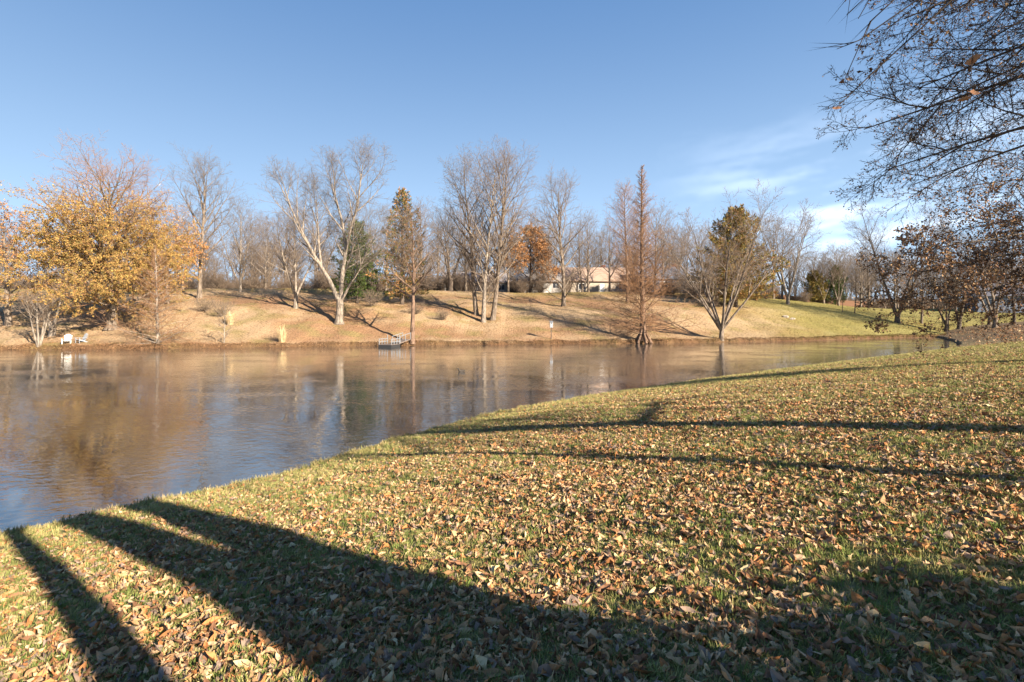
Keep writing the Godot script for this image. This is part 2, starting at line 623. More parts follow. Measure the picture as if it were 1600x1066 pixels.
# pine, spruce or juniper: whorls of boughs that carry needle sprays
func conifer(called: String, label: String, at: Vector2, seed_: int, hgt: float, radius: float, tones: Array, o := {}) -> Node3D:
	var rng := RandomNumberGenerator.new()
	rng.seed = seed_
	var wood := MB.new()
	var spray := MB.new()
	wood.tube(PackedVector3Array([Vector3(0, -0.2, 0), Vector3(0, hgt * 0.1, 0), Vector3(0.05, hgt * 0.5, 0), Vector3(0, hgt * 0.99, 0)]), PackedFloat32Array([hgt * 0.022, hgt * 0.017, hgt * 0.01, 0.02]), 8)
	var boughs: int = o.get("boughs", 90)
	var low: float = o.get("low", 0.08)
	var dense: float = o.get("dense", 1.0)
	var ndl: float = o.get("needle", 0.34)
	var turn := 0.0
	for k in boughs:
		var t := low + (1.0 - low) * (k + rng.randf()) / boughs
		turn += 2.4 + rng.randf_range(-0.3, 0.3)
		var u := (t - low) / (1.0 - low)
		var len_: float = radius * pow(1.0 - u, o.get("taper", 0.75)) * rng.randf_range(0.5, 1.15) * smoothstep(-0.25, 0.16, u) + 0.25
		var rise: float = lerpf(o.get("rise", -0.05), 0.75, u)
		var d := Vector3(cos(turn), rise + rng.randf_range(-0.12, 0.12), sin(turn)).normalized()
		var p0 := Vector3(0, t * hgt, 0)
		var mid := p0 + d * len_ * 0.55 + Vector3(0, -len_ * 0.05, 0)
		var tip := p0 + d * len_ + Vector3(0, len_ * 0.05, 0)
		wood.tube(PackedVector3Array([p0, mid, tip]), PackedFloat32Array([0.012 * len_ + 0.015, 0.008 * len_ + 0.01, 0.006]), 4)
		var many := int((14.0 + len_ * 26.0) * dense)
		for i in many:
			var f := pow(rng.randf(), 0.7)
			var q := p0.lerp(mid, f * 2.0) if f < 0.5 else mid.lerp(tip, f * 2.0 - 1.0)
			var out := d.cross(Vector3.UP).normalized() * rng.randf_range(-1, 1) * len_ * 0.3 * (1.1 - f) + Vector3(0, rng.randf_range(-0.25, 0.3), 0)
			q += out
			var dd := (d * rng.randf_range(0.2, 1.0) + out.normalized() * 0.7 + Vector3(rng.randf_range(-0.6, 0.6), rng.randf_range(-0.35, 0.7), rng.randf_range(-0.6, 0.6))).normalized()
			var tone: Color = tones[rng.randi() % tones.size()]
			var br := rng.randf_range(0.7, 1.25)
			var z := ndl * rng.randf_range(0.6, 1.3)
			for s in 3:
				var sd := dd.cross(Vector3(rng.randf_range(-1, 1), rng.randf_range(-1, 1), rng.randf_range(-1, 1))).normalized()
				var d3 := (dd + sd * rng.randf_range(-0.5, 0.5)).normalized()
				spray.leaf(q, d3 * z, sd * z * 0.09, Vector3.ZERO, Color(tone.r * br, tone.g * br, tone.b * br))
	var root := node(called, label, "tree", at_ground(at.x, at.y), o.get("group", ""))
	put("trunk", wood.mesh(), M.dark_bark, root)
	put("crown", spray.mesh(), M.needles, root)
	return root

func make_materials() -> void:
	M.bark = bark("grey_bark", lin(0.09, 0.07, 0.053), lin(0.27, 0.22, 0.175), 31)
	M.pale_bark = bark("pale_bark", lin(0.13, 0.108, 0.086), lin(0.37, 0.315, 0.26), 33)
	M.dark_bark = bark("dark_bark", lin(0.055, 0.043, 0.035), lin(0.17, 0.135, 0.105), 35)
	M.red_bark = bark("red_bark", lin(0.085, 0.055, 0.04), lin(0.25, 0.165, 0.115), 37)
	M.twig = mat("twig", lin(0.175, 0.13, 0.095))
	M.grey_twig = mat("grey_twig", lin(0.15, 0.122, 0.1))
	M.rust_twig = mat("rust_twig", lin(0.25, 0.14, 0.075))
	M.dark_twig = mat("dark_twig", lin(0.05, 0.038, 0.03))
	M.leaves = mat("dry_leaves", Color.WHITE, 0.8, true)
	M.leaves.backlight_enabled = true
	M.leaves.backlight = Color(0.5, 0.5, 0.5)
	M.needles = mat("needles", Color.WHITE, 0.75, true)
	M.grass = mat("grass", Color.WHITE, 0.75, true)
	M.grass.backlight_enabled = true
	M.grass.backlight = Color(0.5, 0.5, 0.5)
	M.straw = mat("straw", lin(0.55, 0.42, 0.24), 0.9)
	M.white = mat("white_paint", lin(0.55, 0.54, 0.51), 0.6)
	M.grey = mat("grey_paint", lin(0.27, 0.29, 0.32), 0.6)
	M.metal = mat("galvanised", lin(0.2, 0.21, 0.225), 0.5)
	M.deck = mat("weathered_deck", lin(0.17, 0.135, 0.115), 0.9)
	M.black = mat("black_plastic", lin(0.03, 0.03, 0.032), 0.6)

const GOLD := [Color(0.33, 0.195, 0.06), Color(0.39, 0.26, 0.08), Color(0.27, 0.15, 0.06), Color(0.23, 0.185, 0.065)]
const RUST := [Color(0.34, 0.16, 0.06), Color(0.42, 0.22, 0.09), Color(0.25, 0.13, 0.06)]
const PINE := [Color(0.055, 0.085, 0.024), Color(0.09, 0.12, 0.03), Color(0.04, 0.06, 0.02)]
const OLIVE := [Color(0.24, 0.19, 0.05), Color(0.30, 0.2, 0.07), Color(0.16, 0.15, 0.04)]
const BROWNISH := [Color(0.33, 0.18, 0.075), Color(0.24, 0.16, 0.06), Color(0.12, 0.11, 0.035)]

func make_trees() -> void:
	tree("oak_tree", "broad oak with dense golden leaves and bare upper branches, above the white garden chairs", Vector2(-47.1, -60.3), 151, {"height": 22.8, "radius": 0.6, "trunk": 0.74, "profile": "dome", "count": [46, 10, 6, 6], "angle": [62.0, 44.0, 42.0, 40.0], "start": [0.2, 0.1, 0.12, 0.1], "ratio": [0.4, 0.44, 0.46, 0.44], "pull": [0.01, 0.06, 0.03, 0.0, 0.0], "leaves": 12.0, "leaf_size": 0.14, "leaf_low": 0.05, "leaf_high": 0.52, "leaf_tones": GOLD, "wood": "bark", "twig": "rust_twig", "flare": 1.6})
	tree("oak_tree", "brown leaved tree cut by the left edge of the photo", Vector2(-59.5, -60.5), 102, {"height": 13.5, "radius": 0.36, "profile": "broad", "count": [18, 8, 6, 5], "angle": [62.0, 44.0, 42.0, 40.0], "leaves": 0.7, "leaf_size": 0.2, "leaf_low": 0.2, "leaf_high": 1.0, "leaf_tones": RUST, "lean": Vector3(-0.08, 0, 0), "twig": "twig"})
	tree("birch_tree", "pale river birch with several bare stems leaning from the water's edge", Vector2(-49.2, -53.2), 103, {"height": 6.4, "radius": 0.13, "stems": 5, "spread": 0.26, "trunk": 0.85, "count": [9, 6, 5, 4], "wood": "pale_bark", "twig": "twig", "start": [0.45, 0.2, 0.15, 0.1], "ratio": [0.3, 0.45, 0.45, 0.45]})
	tree("bare_tree", "small forked tree with crooked bare branches just behind the birch", Vector2(-51.2, -57.0), 104, {"height": 6.2, "radius": 0.22, "stems": 2, "spread": 0.55, "bole": 1.1, "count": [8, 7, 6, 5], "wander": [0.2, 0.22, 0.2, 0.2, 0.2], "angle": [60.0, 50.0, 42.0, 40.0], "ratio": [0.4, 0.45, 0.45, 0.45], "wood": "pale_bark"})
	tree("cypress_tree", "young bare cypress with a slim pale trunk and wide fine skirt", Vector2(-37.8, -54.6), 105, {"height": 10.6, "radius": 0.17, "trunk": 1.0, "top": 3, "profile": "cone", "least": [0.05, 0.034, 0.02, 0.013, 0.01], "count": [100, 14, 6], "angle": [72.0, 46.0, 40.0], "ratio": [0.42, 0.34, 0.45], "start": [0.06, 0.12, 0.1], "pull": [0.0, 0.03, 0.02, 0.0], "wander": [0.02, 0.06, 0.15, 0.1], "slim": [0.03, 0.009, 0.01, 0.012], "wood": "pale_bark", "twig": "rust_twig", "segs": [8, 5, 2, 1]})
	tree("bare_tree", "tall dark bare tree with a pale lower trunk right of the golden oak", Vector2(-47.2, -77.3), 106, {"height": 21.5, "radius": 0.36, "count": [24, 9, 7, 5], "profile": "oval", "angle": [46.0, 42.0, 40.0, 38.0], "start": [0.3, 0.2, 0.15, 0.1], "ratio": [0.42, 0.46, 0.46, 0.45], "twig": "grey_twig"})
	tree("oak_tree", "russet leaved tree between the golden oak and the tall dark tree", Vector2(-48.5, -72.0), 107, {"height": 14.0, "radius": 0.3, "profile": "broad", "count": [18, 8, 6, 5], "angle": [60.0, 44.0, 42.0, 40.0], "leaves": 1.5, "leaf_size": 0.24, "leaf_low": 0.15, "leaf_high": 0.75, "leaf_tones": [RUST[0], RUST[1], GOLD[0]], "twig": "rust_twig"})
	tree("bare_tree", "slender grey bare tree on the crest left of the blond grass clumps", Vector2(-44.0, -83.0), 108, {"height": 14.5, "radius": 0.22, "count": [18, 8, 6, 5], "twig": "grey_twig", "wood": "pale_bark"})
	tree("sapling", "thin white stemmed sapling at the shore below the blond grass", Vector2(-31.6, -56.2), 109, {"height": 4.6, "radius": 0.07, "top": 3, "count": [16, 7, 4], "angle": [55.0, 42.0, 40.0], "ratio": [0.36, 0.42, 0.4], "start": [0.2, 0.2, 0.1], "wood": "pale_bark", "segs": [6, 4, 2, 1]})
	tree("bare_tree", "small bare tree with low forked limbs left of the big pale forked tree", Vector2(-30.0, -71.0), 110, {"height": 13.4, "radius": 0.2, "stems": 3, "spread": 0.42, "bole": 2.0, "trunk": 0.8, "count": [12, 8, 6, 5], "ratio": [0.34, 0.46, 0.46, 0.45], "wood": "pale_bark"})
	big_forked_tree()
	conifer("pine_tree", "dark green pine standing behind the big pale forked tree", Vector2(-23.3, -77.0), 112, 11.8, 4.4, PINE, {"boughs": 70, "taper": 0.5, "needle": 0.42})
	conifer("pine_tree", "tall pine with a browned top behind the slim shore tree", Vector2(-16.9, -78.6), 113, 17.4, 5.2, [PINE[1], BROWNISH[2], BROWNISH[1], BROWNISH[0], BROWNISH[0]], {"boughs": 85, "taper": 0.6, "needle": 0.42})
	tree("bare_tree", "slim dark trunk tree with pale spreading branches right of the dock", Vector2(-11.8, -60.5), 114, {"height": 15.8, "radius": 0.3, "trunk": 0.95, "count": [30, 9, 6, 5], "angle": [64.0, 46.0, 42.0, 40.0], "start": [0.42, 0.2, 0.15, 0.1], "ratio": [0.34, 0.44, 0.46, 0.45], "profile": "skirt", "wander": [0.04, 0.16, 0.18, 0.2, 0.2], "pull": [0.0, 0.02, 0.03, 0.0, 0.0], "wood": "red_bark", "twig": "twig"})
	tree("bare_tree", "tall bare tree, rearmost trunk of the close group of three", Vector2(-5.2, -74.4), 115, {"height": 22.6, "radius": 0.36, "count": [28, 10, 6, 5], "angle": [40.0, 42.0, 40.0, 38.0], "start": [0.24, 0.2, 0.15, 0.1], "ratio": [0.4, 0.46, 0.46, 0.45], "lean": Vector3(-0.07, 0, 0), "twig": "grey_twig"})
	tree("bare_tree", "tall bare tree with the middle trunk of the close group of three", Vector2(-4.0, -71.4), 116, {"height": 23.2, "radius": 0.34, "count": [30, 9, 6, 5], "angle": [42.0, 42.0, 40.0, 38.0], "start": [0.2, 0.2, 0.15, 0.1], "ratio": [0.36, 0.46, 0.46, 0.45], "wood": "pale_bark", "twig": "twig"})
	tree("bare_tree", "tall bare tree leaning rightward, nearest the nest box in the group of three", Vector2(-2.7, -71.9), 117, {"height": 23.2, "radius": 0.38, "count": [28, 10, 6, 5], "angle": [44.0, 42.0, 40.0, 38.0], "start": [0.28, 0.2, 0.15, 0.1], "ratio": [0.43, 0.46, 0.46, 0.45], "lean": Vector3(0.13, 0, 0), "wood": "bark", "twig": "twig"})
	tree("bare_tree", "smaller dark bare tree on the crest left of the trunk group", Vector2(-11.4, -95.0), 118, {"height": 14.5, "radius": 0.3, "stems": 3, "spread": 0.4, "bole": 2.2, "trunk": 0.8, "count": [12, 8, 6, 5], "ratio": [0.36, 0.46, 0.46, 0.45], "wood": "dark_bark", "twig": "grey_twig"})
	tree("bare_tree", "symmetrical bare tree standing alone upslope of the nest box", Vector2(8.2, -81.5), 119, {"height": 20.2, "radius": 0.36, "count": [30, 9, 6, 5], "angle": [50.0, 42.0, 40.0, 38.0], "start": [0.13, 0.2, 0.15, 0.1], "ratio": [0.44, 0.46, 0.46, 0.45], "wood": "bark", "twig": "twig"})
	tree("oak_tree", "brown leaved oak on the crest behind the trunk group", Vector2(3.6, -100.0), 120, {"height": 13.0, "radius": 0.3, "profile": "broad", "count": [20, 8, 6, 5], "angle": [62.0, 44.0, 42.0, 40.0], "leaves": 2.0, "leaf_size": 0.28, "leaf_low": 0.1, "leaf_high": 1.0, "leaf_tones": RUST, "twig": "rust_twig", "wood": "dark_bark"})
	tree("cypress_tree", "bare cypress upslope, just left of the tall pointed cypress", Vector2(19.6, -87.0), 121, {"height": 19.4, "radius": 0.24, "trunk": 1.0, "top": 3, "profile": "oval", "count": [90, 13, 7], "angle": [58.0, 44.0, 40.0], "ratio": [0.3, 0.36, 0.45], "start": [0.12, 0.12, 0.1], "pull": [0.0, 0.05, 0.02, 0.0], "wander": [0.02, 0.08, 0.15, 0.1], "slim": [0.03, 0.01, 0.01, 0.012], "wood": "red_bark", "twig": "rust_twig", "segs": [8, 4, 2, 1]})
	tree("cypress_tree", "tall pointed bald cypress with a dark flared base in the water", Vector2(16.5, -64.4), 122, {"height": 21.9, "radius": 0.4, "trunk": 1.0, "top": 3, "profile": "cone", "count": [200, 14, 6], "angle": [68.0, 46.0, 40.0], "ratio": [0.27, 0.34, 0.45], "least": [0.05, 0.036, 0.022, 0.016, 0.01], "start": [0.1, 0.1, 0.1], "pull": [0.0, 0.045, 0.02, 0.0], "wander": [0.015, 0.07, 0.15, 0.1], "slim": [0.03, 0.01, 0.01, 0.012], "wood": "red_bark", "twig": "rust_twig", "flare": 2.0, "segs": [9, 4, 2, 1]})
	cypress_knees()
	tree("bare_tree", "wide vase shaped tree with many stems fanning up from the shore", Vector2(27.6, -67.5), 123, {"height": 18.2, "radius": 0.2, "stems": 10, "spread": 0.58, "bole": 1.5, "trunk": 0.86, "count": [9, 7, 6, 5], "angle": [34.0, 38.0, 40.0, 38.0], "ratio": [0.32, 0.46, 0.46, 0.45], "start": [0.25, 0.2, 0.15, 0.1], "wander": [0.06, 0.12, 0.16, 0.2, 0.2], "pull": [-0.01, 0.05, 0.04, 0.02, 0.0], "wood": "bark", "twig": "twig", "profile": "vase"})
	conifer("pine_tree", "olive brown pine rising behind the wide vase shaped tree", Vector2(38.5, -88.0), 124, 16.4, 8.0, [OLIVE[0], OLIVE[1], OLIVE[2], BROWNISH[0]], {"boughs": 120, "taper": 0.5, "needle": 0.5})
	tree("bare_tree", "grey bare tree with several upright stems on the green slope", Vector2(55.5, -103.0), 125, {"height": 18.5, "radius": 0.24, "stems": 4, "spread": 0.26, "bole": 1.8, "trunk": 0.9, "count": [14, 8, 6, 5], "ratio": [0.28, 0.46, 0.46, 0.45], "wood": "pale_bark", "twig": "grey_twig"})
	conifer("juniper_tree", "rounded olive juniper before the brown fence", Vector2(68.5, -116.0), 126, 6.6, 3.0, OLIVE, {"boughs": 60, "taper": 0.45, "needle": 0.4, "dense": 1.2})
	conifer("juniper_tree", "dark green juniper near the right end of the brown fence", Vector2(74.0, -117.0), 127, 8.4, 3.0, PINE, {"boughs": 60, "taper": 0.5, "needle": 0.4, "dense": 1.2})
	tree("sapling", "shorter of two thin saplings on the green slope", Vector2(62.6, -97.0), 128, {"height": 5.6, "radius": 0.07, "top": 3, "count": [16, 7, 4], "ratio": [0.26, 0.42, 0.4], "angle": [50.0, 42.0, 40.0], "start": [0.4, 0.2, 0.1], "wood": "dark_bark", "segs": [6, 4, 2, 1]})
	tree("sapling", "taller of two thin saplings on the green slope", Vector2(64.0, -95.6), 129, {"height": 9.0, "radius": 0.1, "top": 3, "count": [22, 8, 5], "ratio": [0.26, 0.42, 0.4], "angle": [46.0, 42.0, 40.0], "start": [0.35, 0.2, 0.1], "wood": "dark_bark", "segs": [6, 4, 2, 1]})
	tree("bare_tree", "wide dark limbed bare tree seen through the hanging brown leaves", Vector2(68.5, -91.0), 130, {"height": 21.0, "radius": 0.3, "stems": 4, "spread": 0.5, "bole": 1.6, "trunk": 0.86, "count": [14, 9, 6, 5], "ratio": [0.3, 0.46, 0.46, 0.45], "wood": "dark_bark", "twig": "grey_twig"})
	var nearby := [[74.0, -92.5, 13.0, "bare tree with a short trunk beside the wide dark limbed tree"], [76.0, -87.0, 17.0, "leaning bare tree at the head of the pond behind hanging leaves"], [75.5, -80.0, 16.0, "dark twin stemmed tree above the shaded bank"], [79.0, -80.5, 18.0, "bare tree nearest the right edge above the shaded bank"], [84.0, -90.0, 18.0, "tall bare tree behind the shaded bank"], [73.0, -86.0, 8.0, "small crooked tree at the end of the water"]]
	for i in nearby.size():
		var a: Array = nearby[i]
		tree("bare_tree", a[3], Vector2(a[0], a[1]), 140 + i, {"height": a[2], "radius": 0.22, "stems": 1 + i % 3, "spread": 0.35, "bole": 1.4, "trunk": 0.86, "count": [15, 7, 6, 5], "ratio": [0.34, 0.46, 0.46, 0.45], "wood": "dark_bark" if i % 2 else "bark", "twig": "grey_twig"}, "trees at the head of the pond")

func big_forked_tree() -> void:
	var g := Grower.new()
	g.rng.seed = 111
	g.height = 23.4
	g.count = [11, 9, 7, 5]
	g.ratio = [0.34, 0.5, 0.5, 0.48]
	g.start = [0.3, 0.2, 0.15, 0.1]
	g.angle = [36.0, 42.0, 42.0, 40.0]
	g.flare = 1.0
	g.pull = [0.02, 0.06, 0.04, 0.02, 0.0]
	g.wood.tube(PackedVector3Array([Vector3(0, -0.2, 0), Vector3(0, 0.45, 0), Vector3(0.1, 1.6, 0), Vector3(0.15, 3.6, 0)]), PackedFloat32Array([0.85, 0.58, 0.5, 0.5]), 12, true)
	# leaders traced as they stand: base, direction, length, radius
	var limbs := [[Vector3(0.02, 3.2, 0), [Vector3(-1.3, 6.4, 0.3), Vector3(-3.4, 10.0, 0.5), Vector3(-4.9, 13.2, 0.8), Vector3(-6.6, 17.0, 0.8), Vector3(-7.6, 20.5, 1.0)], 0.36],
		[Vector3(-2.4, 8.2, 0.4), [Vector3(-3.1, 11.5, -0.6), Vector3(-3.6, 15.0, -1.4), Vector3(-4.0, 19.6, -1.8)], 0.2],
		[Vector3(0.2, 3.4, 0), [Vector3(0.4, 7.4, -0.2), Vector3(0.9, 11.0, -0.3), Vector3(0.2, 15.4, -0.6), Vector3(-0.8, 19.0, -0.8), Vector3(-1.2, 23.0, -1.0)], 0.34],
		[Vector3(0.9, 11.0, -0.3), [Vector3(1.8, 14.0, 0.5), Vector3(2.9, 17.0, 0.9), Vector3(3.4, 20.5, 1.2), Vector3(3.8, 23.0, 1.2)], 0.24],
		[Vector3(0.25, 3.0, 0.1), [Vector3(1.6, 5.4, 0.6), Vector3(3.2, 7.8, 1.0), Vector3(4.4, 10.8, 1.2), Vector3(5.9, 14.0, 1.4)], 0.2],
		[Vector3(0.1, 3.5, -0.2), [Vector3(0.0, 7.0, -1.8), Vector3(0.8, 11.0, -3.4), Vector3(0.8, 16.0, -4.6)], 0.22]]
	for l in limbs:
		var pts := PackedVector3Array([l[0]])
		for q in l[1]:
			pts.append(q)
		var rad := PackedFloat32Array()
		var m := pts.size()
		for i in m:
			rad.append(lerpf(l[2], l[2] * 0.14, float(i) / (m - 1)))
		g.wood.tube(pts, rad, 8)
		g.spread(pts, rad, 15.0, 0)
		g.grow(pts[m - 1], (pts[m - 1] - pts[m - 2]).normalized(), 3.0, rad[m - 1], 1)
	for b in [g.wood, g.twig]:
		for i in b.v.size():
			b.v[i] = b.v[i] * Vector3(0.9, 0.87, 0.9)
	var o := node("bare_tree", "big pale forked tree with three sunlit main limbs, behind the dock", "tree", at_ground(-22.4, -66.3))
	put("trunk", g.wood.mesh(), M.pale_bark, o)
	put("crown", g.twig.mesh(), M.grey_twig, o)

func cypress_knees() -> void:
	# the buttresses that stand out round the base of the cypress
	var root: Node3D = null
	for c in get_children():
		if c is Node3D and str(c.get_meta("label", "")).begins_with("tall pointed bald"):
			root = c
	for i in 8:
		var b := MB.new()
		var t := TAU * i / 8.0 + 0.2 * sin(i * 5.0)
		var o := Vector3(cos(t), 0, sin(t))
		b.tube(PackedVector3Array([o * 1.05 + Vector3(0, -0.5, 0), o * 0.75 + Vector3(0, 0.12, 0), o * 0.42 + Vector3(0, 0.7, 0), o * 0.28 + Vector3(0, 1.9, 0)]), PackedFloat32Array([0.2, 0.17, 0.14, 0.06]), 6)
		put("buttress", b.mesh(), M.red_bark, root)

func make_woodland() -> void:
	# far bare trees, alike; the nearest stand as trees of their own, the rest are the wood behind
	var kinds := []
	var opts := [{"height": 17.0, "count": [18, 8, 6, 4], "profile": "oval"}, {"height": 15.0, "count": [16, 8, 6, 4], "profile": "broad", "angle": [56.0, 44.0, 40.0, 38.0]}, {"height": 16.0, "stems": 3, "spread": 0.35, "bole": 1.5, "radius": 0.22, "count": [11, 7, 6, 4]}]
	for i in 3:
		kinds.append(grower(200 + i, opts[i]))
	var rng := RandomNumberGenerator.new()
	rng.seed = 77
	var protos := []
	var words := ["oval crowned", "broad crowned", "many stemmed"]
	var bw := ["bark", "pale_bark", "bark"]
	var tw := ["twig", "grey_twig", "twig"]
	var meshes := []
	for i in 3:
		meshes.append([kinds[i].wood.mesh(), kinds[i].twig.mesh()])
	for k in 44:
		var x := -84.0 + k * 4.4 + rng.randf_range(-2.0, 2.0)
		var z := -95.0 - rng.randf() * 14.0 - maxf(0.0, x - 40.0) * 0.5
		var i := rng.randi() % 3
		var o: Node3D
		if protos.size() > i and protos[i]:
			o = protos[i].duplicate()
			o.name = "distant_tree"
			add_child(o, true)
		else:
			while protos.size() <= i:
				protos.append(null)
			o = node("distant_tree", "x", "tree", Vector3.ZERO)
			put("trunk", meshes[i][0], M[bw[i]], o)
			put("crown", meshes[i][1], M[tw[i]], o)
			protos[i] = o
		tag(o, "distant %s bare tree in the row along the hill crest" % words[i], "tree", "distant %s trees along the crest" % words[i])
		o.position = at_ground(x, z, 0.1)
		o.rotation.y = rng.randf() * TAU
		var s := rng.randf_range(0.7, 1.05)
		o.scale = Vector3(s, s * rng.randf_range(0.9, 1.1), s)
	var wood := node("woodland", "far wood of bare trees behind the hill crest", "woodland", Vector3.ZERO, "", "stuff")
	for i in 3:
		var spots: Array[Transform3D] = []
		for k in 75:
			var x := rng.randf_range(-170.0, 190.0)
			var z := -118.0 - rng.randf() * 60.0 - maxf(0.0, x - 40.0) * 0.3
			var s := rng.randf_range(0.75, 1.15)
			spots.append(Transform3D(Basis(Vector3.UP, rng.randf() * TAU).scaled(Vector3(s, s, s)), at_ground(x, z, 0.1)))
		for part in 2:
			var mm := MultiMesh.new()
			mm.transform_format = MultiMesh.TRANSFORM_3D
			mm.mesh = meshes[i][part]
			mm.instance_count = spots.size()
			for k in spots.size():
				mm.set_instance_transform(k, spots[k])
			var o := MultiMeshInstance3D.new()
			o.name = ["trunks", "crowns"][part]
			o.multimesh = mm
			o.material_override = M[bw[i]] if part == 0 else M[tw[i]]
			wood.add_child(o, true)

# brush and dry grass on the far bank
func make_brush() -> void:
	var under := node("undergrowth", "band of bare brush at the foot of the far wood", "undergrowth", Vector3.ZERO, "", "stuff")
	var ug := grower(333, {"height": 3.0, "radius": 0.035, "stems": 8, "spread": 0.6, "top": 3, "count": [12, 7, 5], "angle": [45.0, 45.0, 40.0], "ratio": [0.5, 0.5, 0.45], "start": [0.08, 0.15, 0.1], "segs": [5, 3, 2, 1], "sides": [4, 3, 3, 3]})
	var ur := RandomNumberGenerator.new()
	ur.seed = 12
	var places: Array[Transform3D] = []
	for k in 640:
		var x := ur.randf_range(-175.0, 60.0) if k % 4 else ur.randf_range(60.0, 200.0)
		var z := -97.0 - pow(ur.randf(), 1.6) * 60.0 - maxf(0.0, x - 40.0) * 0.65
		var s := ur.randf_range(0.6, 1.5)
		places.append(Transform3D(Basis(Vector3.UP, ur.randf() * TAU).scaled(Vector3(s * 1.2, s, s * 1.2)), at_ground(x, z, 0.1)))
	for part in 2:
		var mm := MultiMesh.new()
		mm.transform_format = MultiMesh.TRANSFORM_3D
		mm.mesh = ug.wood.mesh() if part == 0 else ug.twig.mesh()
		mm.instance_count = places.size()
		for k in places.size():
			mm.set_instance_transform(k, places[k])
		var mo := MultiMeshInstance3D.new()
		mo.name = ["stems", "crowns"][part]
		mo.multimesh = mm
		mo.material_override = M.bark if part == 0 else M.twig
		under.add_child(mo, true)
	var spots := [[-37.5, -66.0, 2.4, "tangle of bare brush beside the blond grass clump"], [-40.5, -67.5, 2.0, "low bare brush thicket below the tall dark tree"], [-62.0, -66.0, 2.6, "bare brush beneath the brown leaved tree at the left edge"], [-13.5, -72.5, 2.0, "low twiggy shrub at the foot of the browned pine"], [-20.5, -74.5, 2.6, "low twiggy shrub before the dark green pine"], [-9.5, -70.5, 1.6, "small twiggy shrub left of the trunk group"], [34.0, -86.0, 2.0, "bare shrub at the foot of the olive brown pine"]]
	for i in spots.size():
		var a: Array = spots[i]
		var g := grower(300 + i, {"height": a[2], "radius": 0.03, "stems": 9, "spread": 0.8, "top": 3, "count": [9, 6, 4], "angle": [45.0, 45.0, 40.0], "ratio": [0.5, 0.45, 0.4], "start": [0.15, 0.15, 0.1], "segs": [5, 3, 2, 1], "sides": [5, 4, 3, 3]})
		var o := node("shrub", a[3], "shrub", at_ground(a[0], a[1]))
		put("stems", g.wood.mesh(), M.bark, o)
		put("crown", g.twig.mesh(), M.twig, o)
	var tufts := [[-25.9, -57.6, 2.5, 0.95, "blond ornamental grass clump at the shore left of the dock"], [-34.8, -63.2, 2.3, 1.0, "blond ornamental grass clump up the bank behind the sapling"]]
	var rng := RandomNumberGenerator.new()
	rng.seed = 9
	for a in tufts:
		var b := MB.new()
		for i in 230:
			var t := rng.randf() * TAU
			var r: float = a[3] * 0.35 * sqrt(rng.randf())
			var o := Vector3(cos(t), 0, sin(t))
			var hgt: float = a[2] * rng.randf_range(0.4, 1.0)
			var out: float = a[3] * rng.randf_range(0.1, 1.5)
			var p := o * r
			b.blade(p, p + o * out * 0.35 + Vector3(0, hgt * 0.62, 0), p + o * out + Vector3(0, hgt * rng.randf_range(0.65, 1.0), 0), o.cross(Vector3.UP) * 0.014)
		var g := put("ornamental_grass", b.mesh(), M.straw)
		tag(g, a[4], "grass clump")
		g.position = at_ground(a[0], a[1], 0.03)

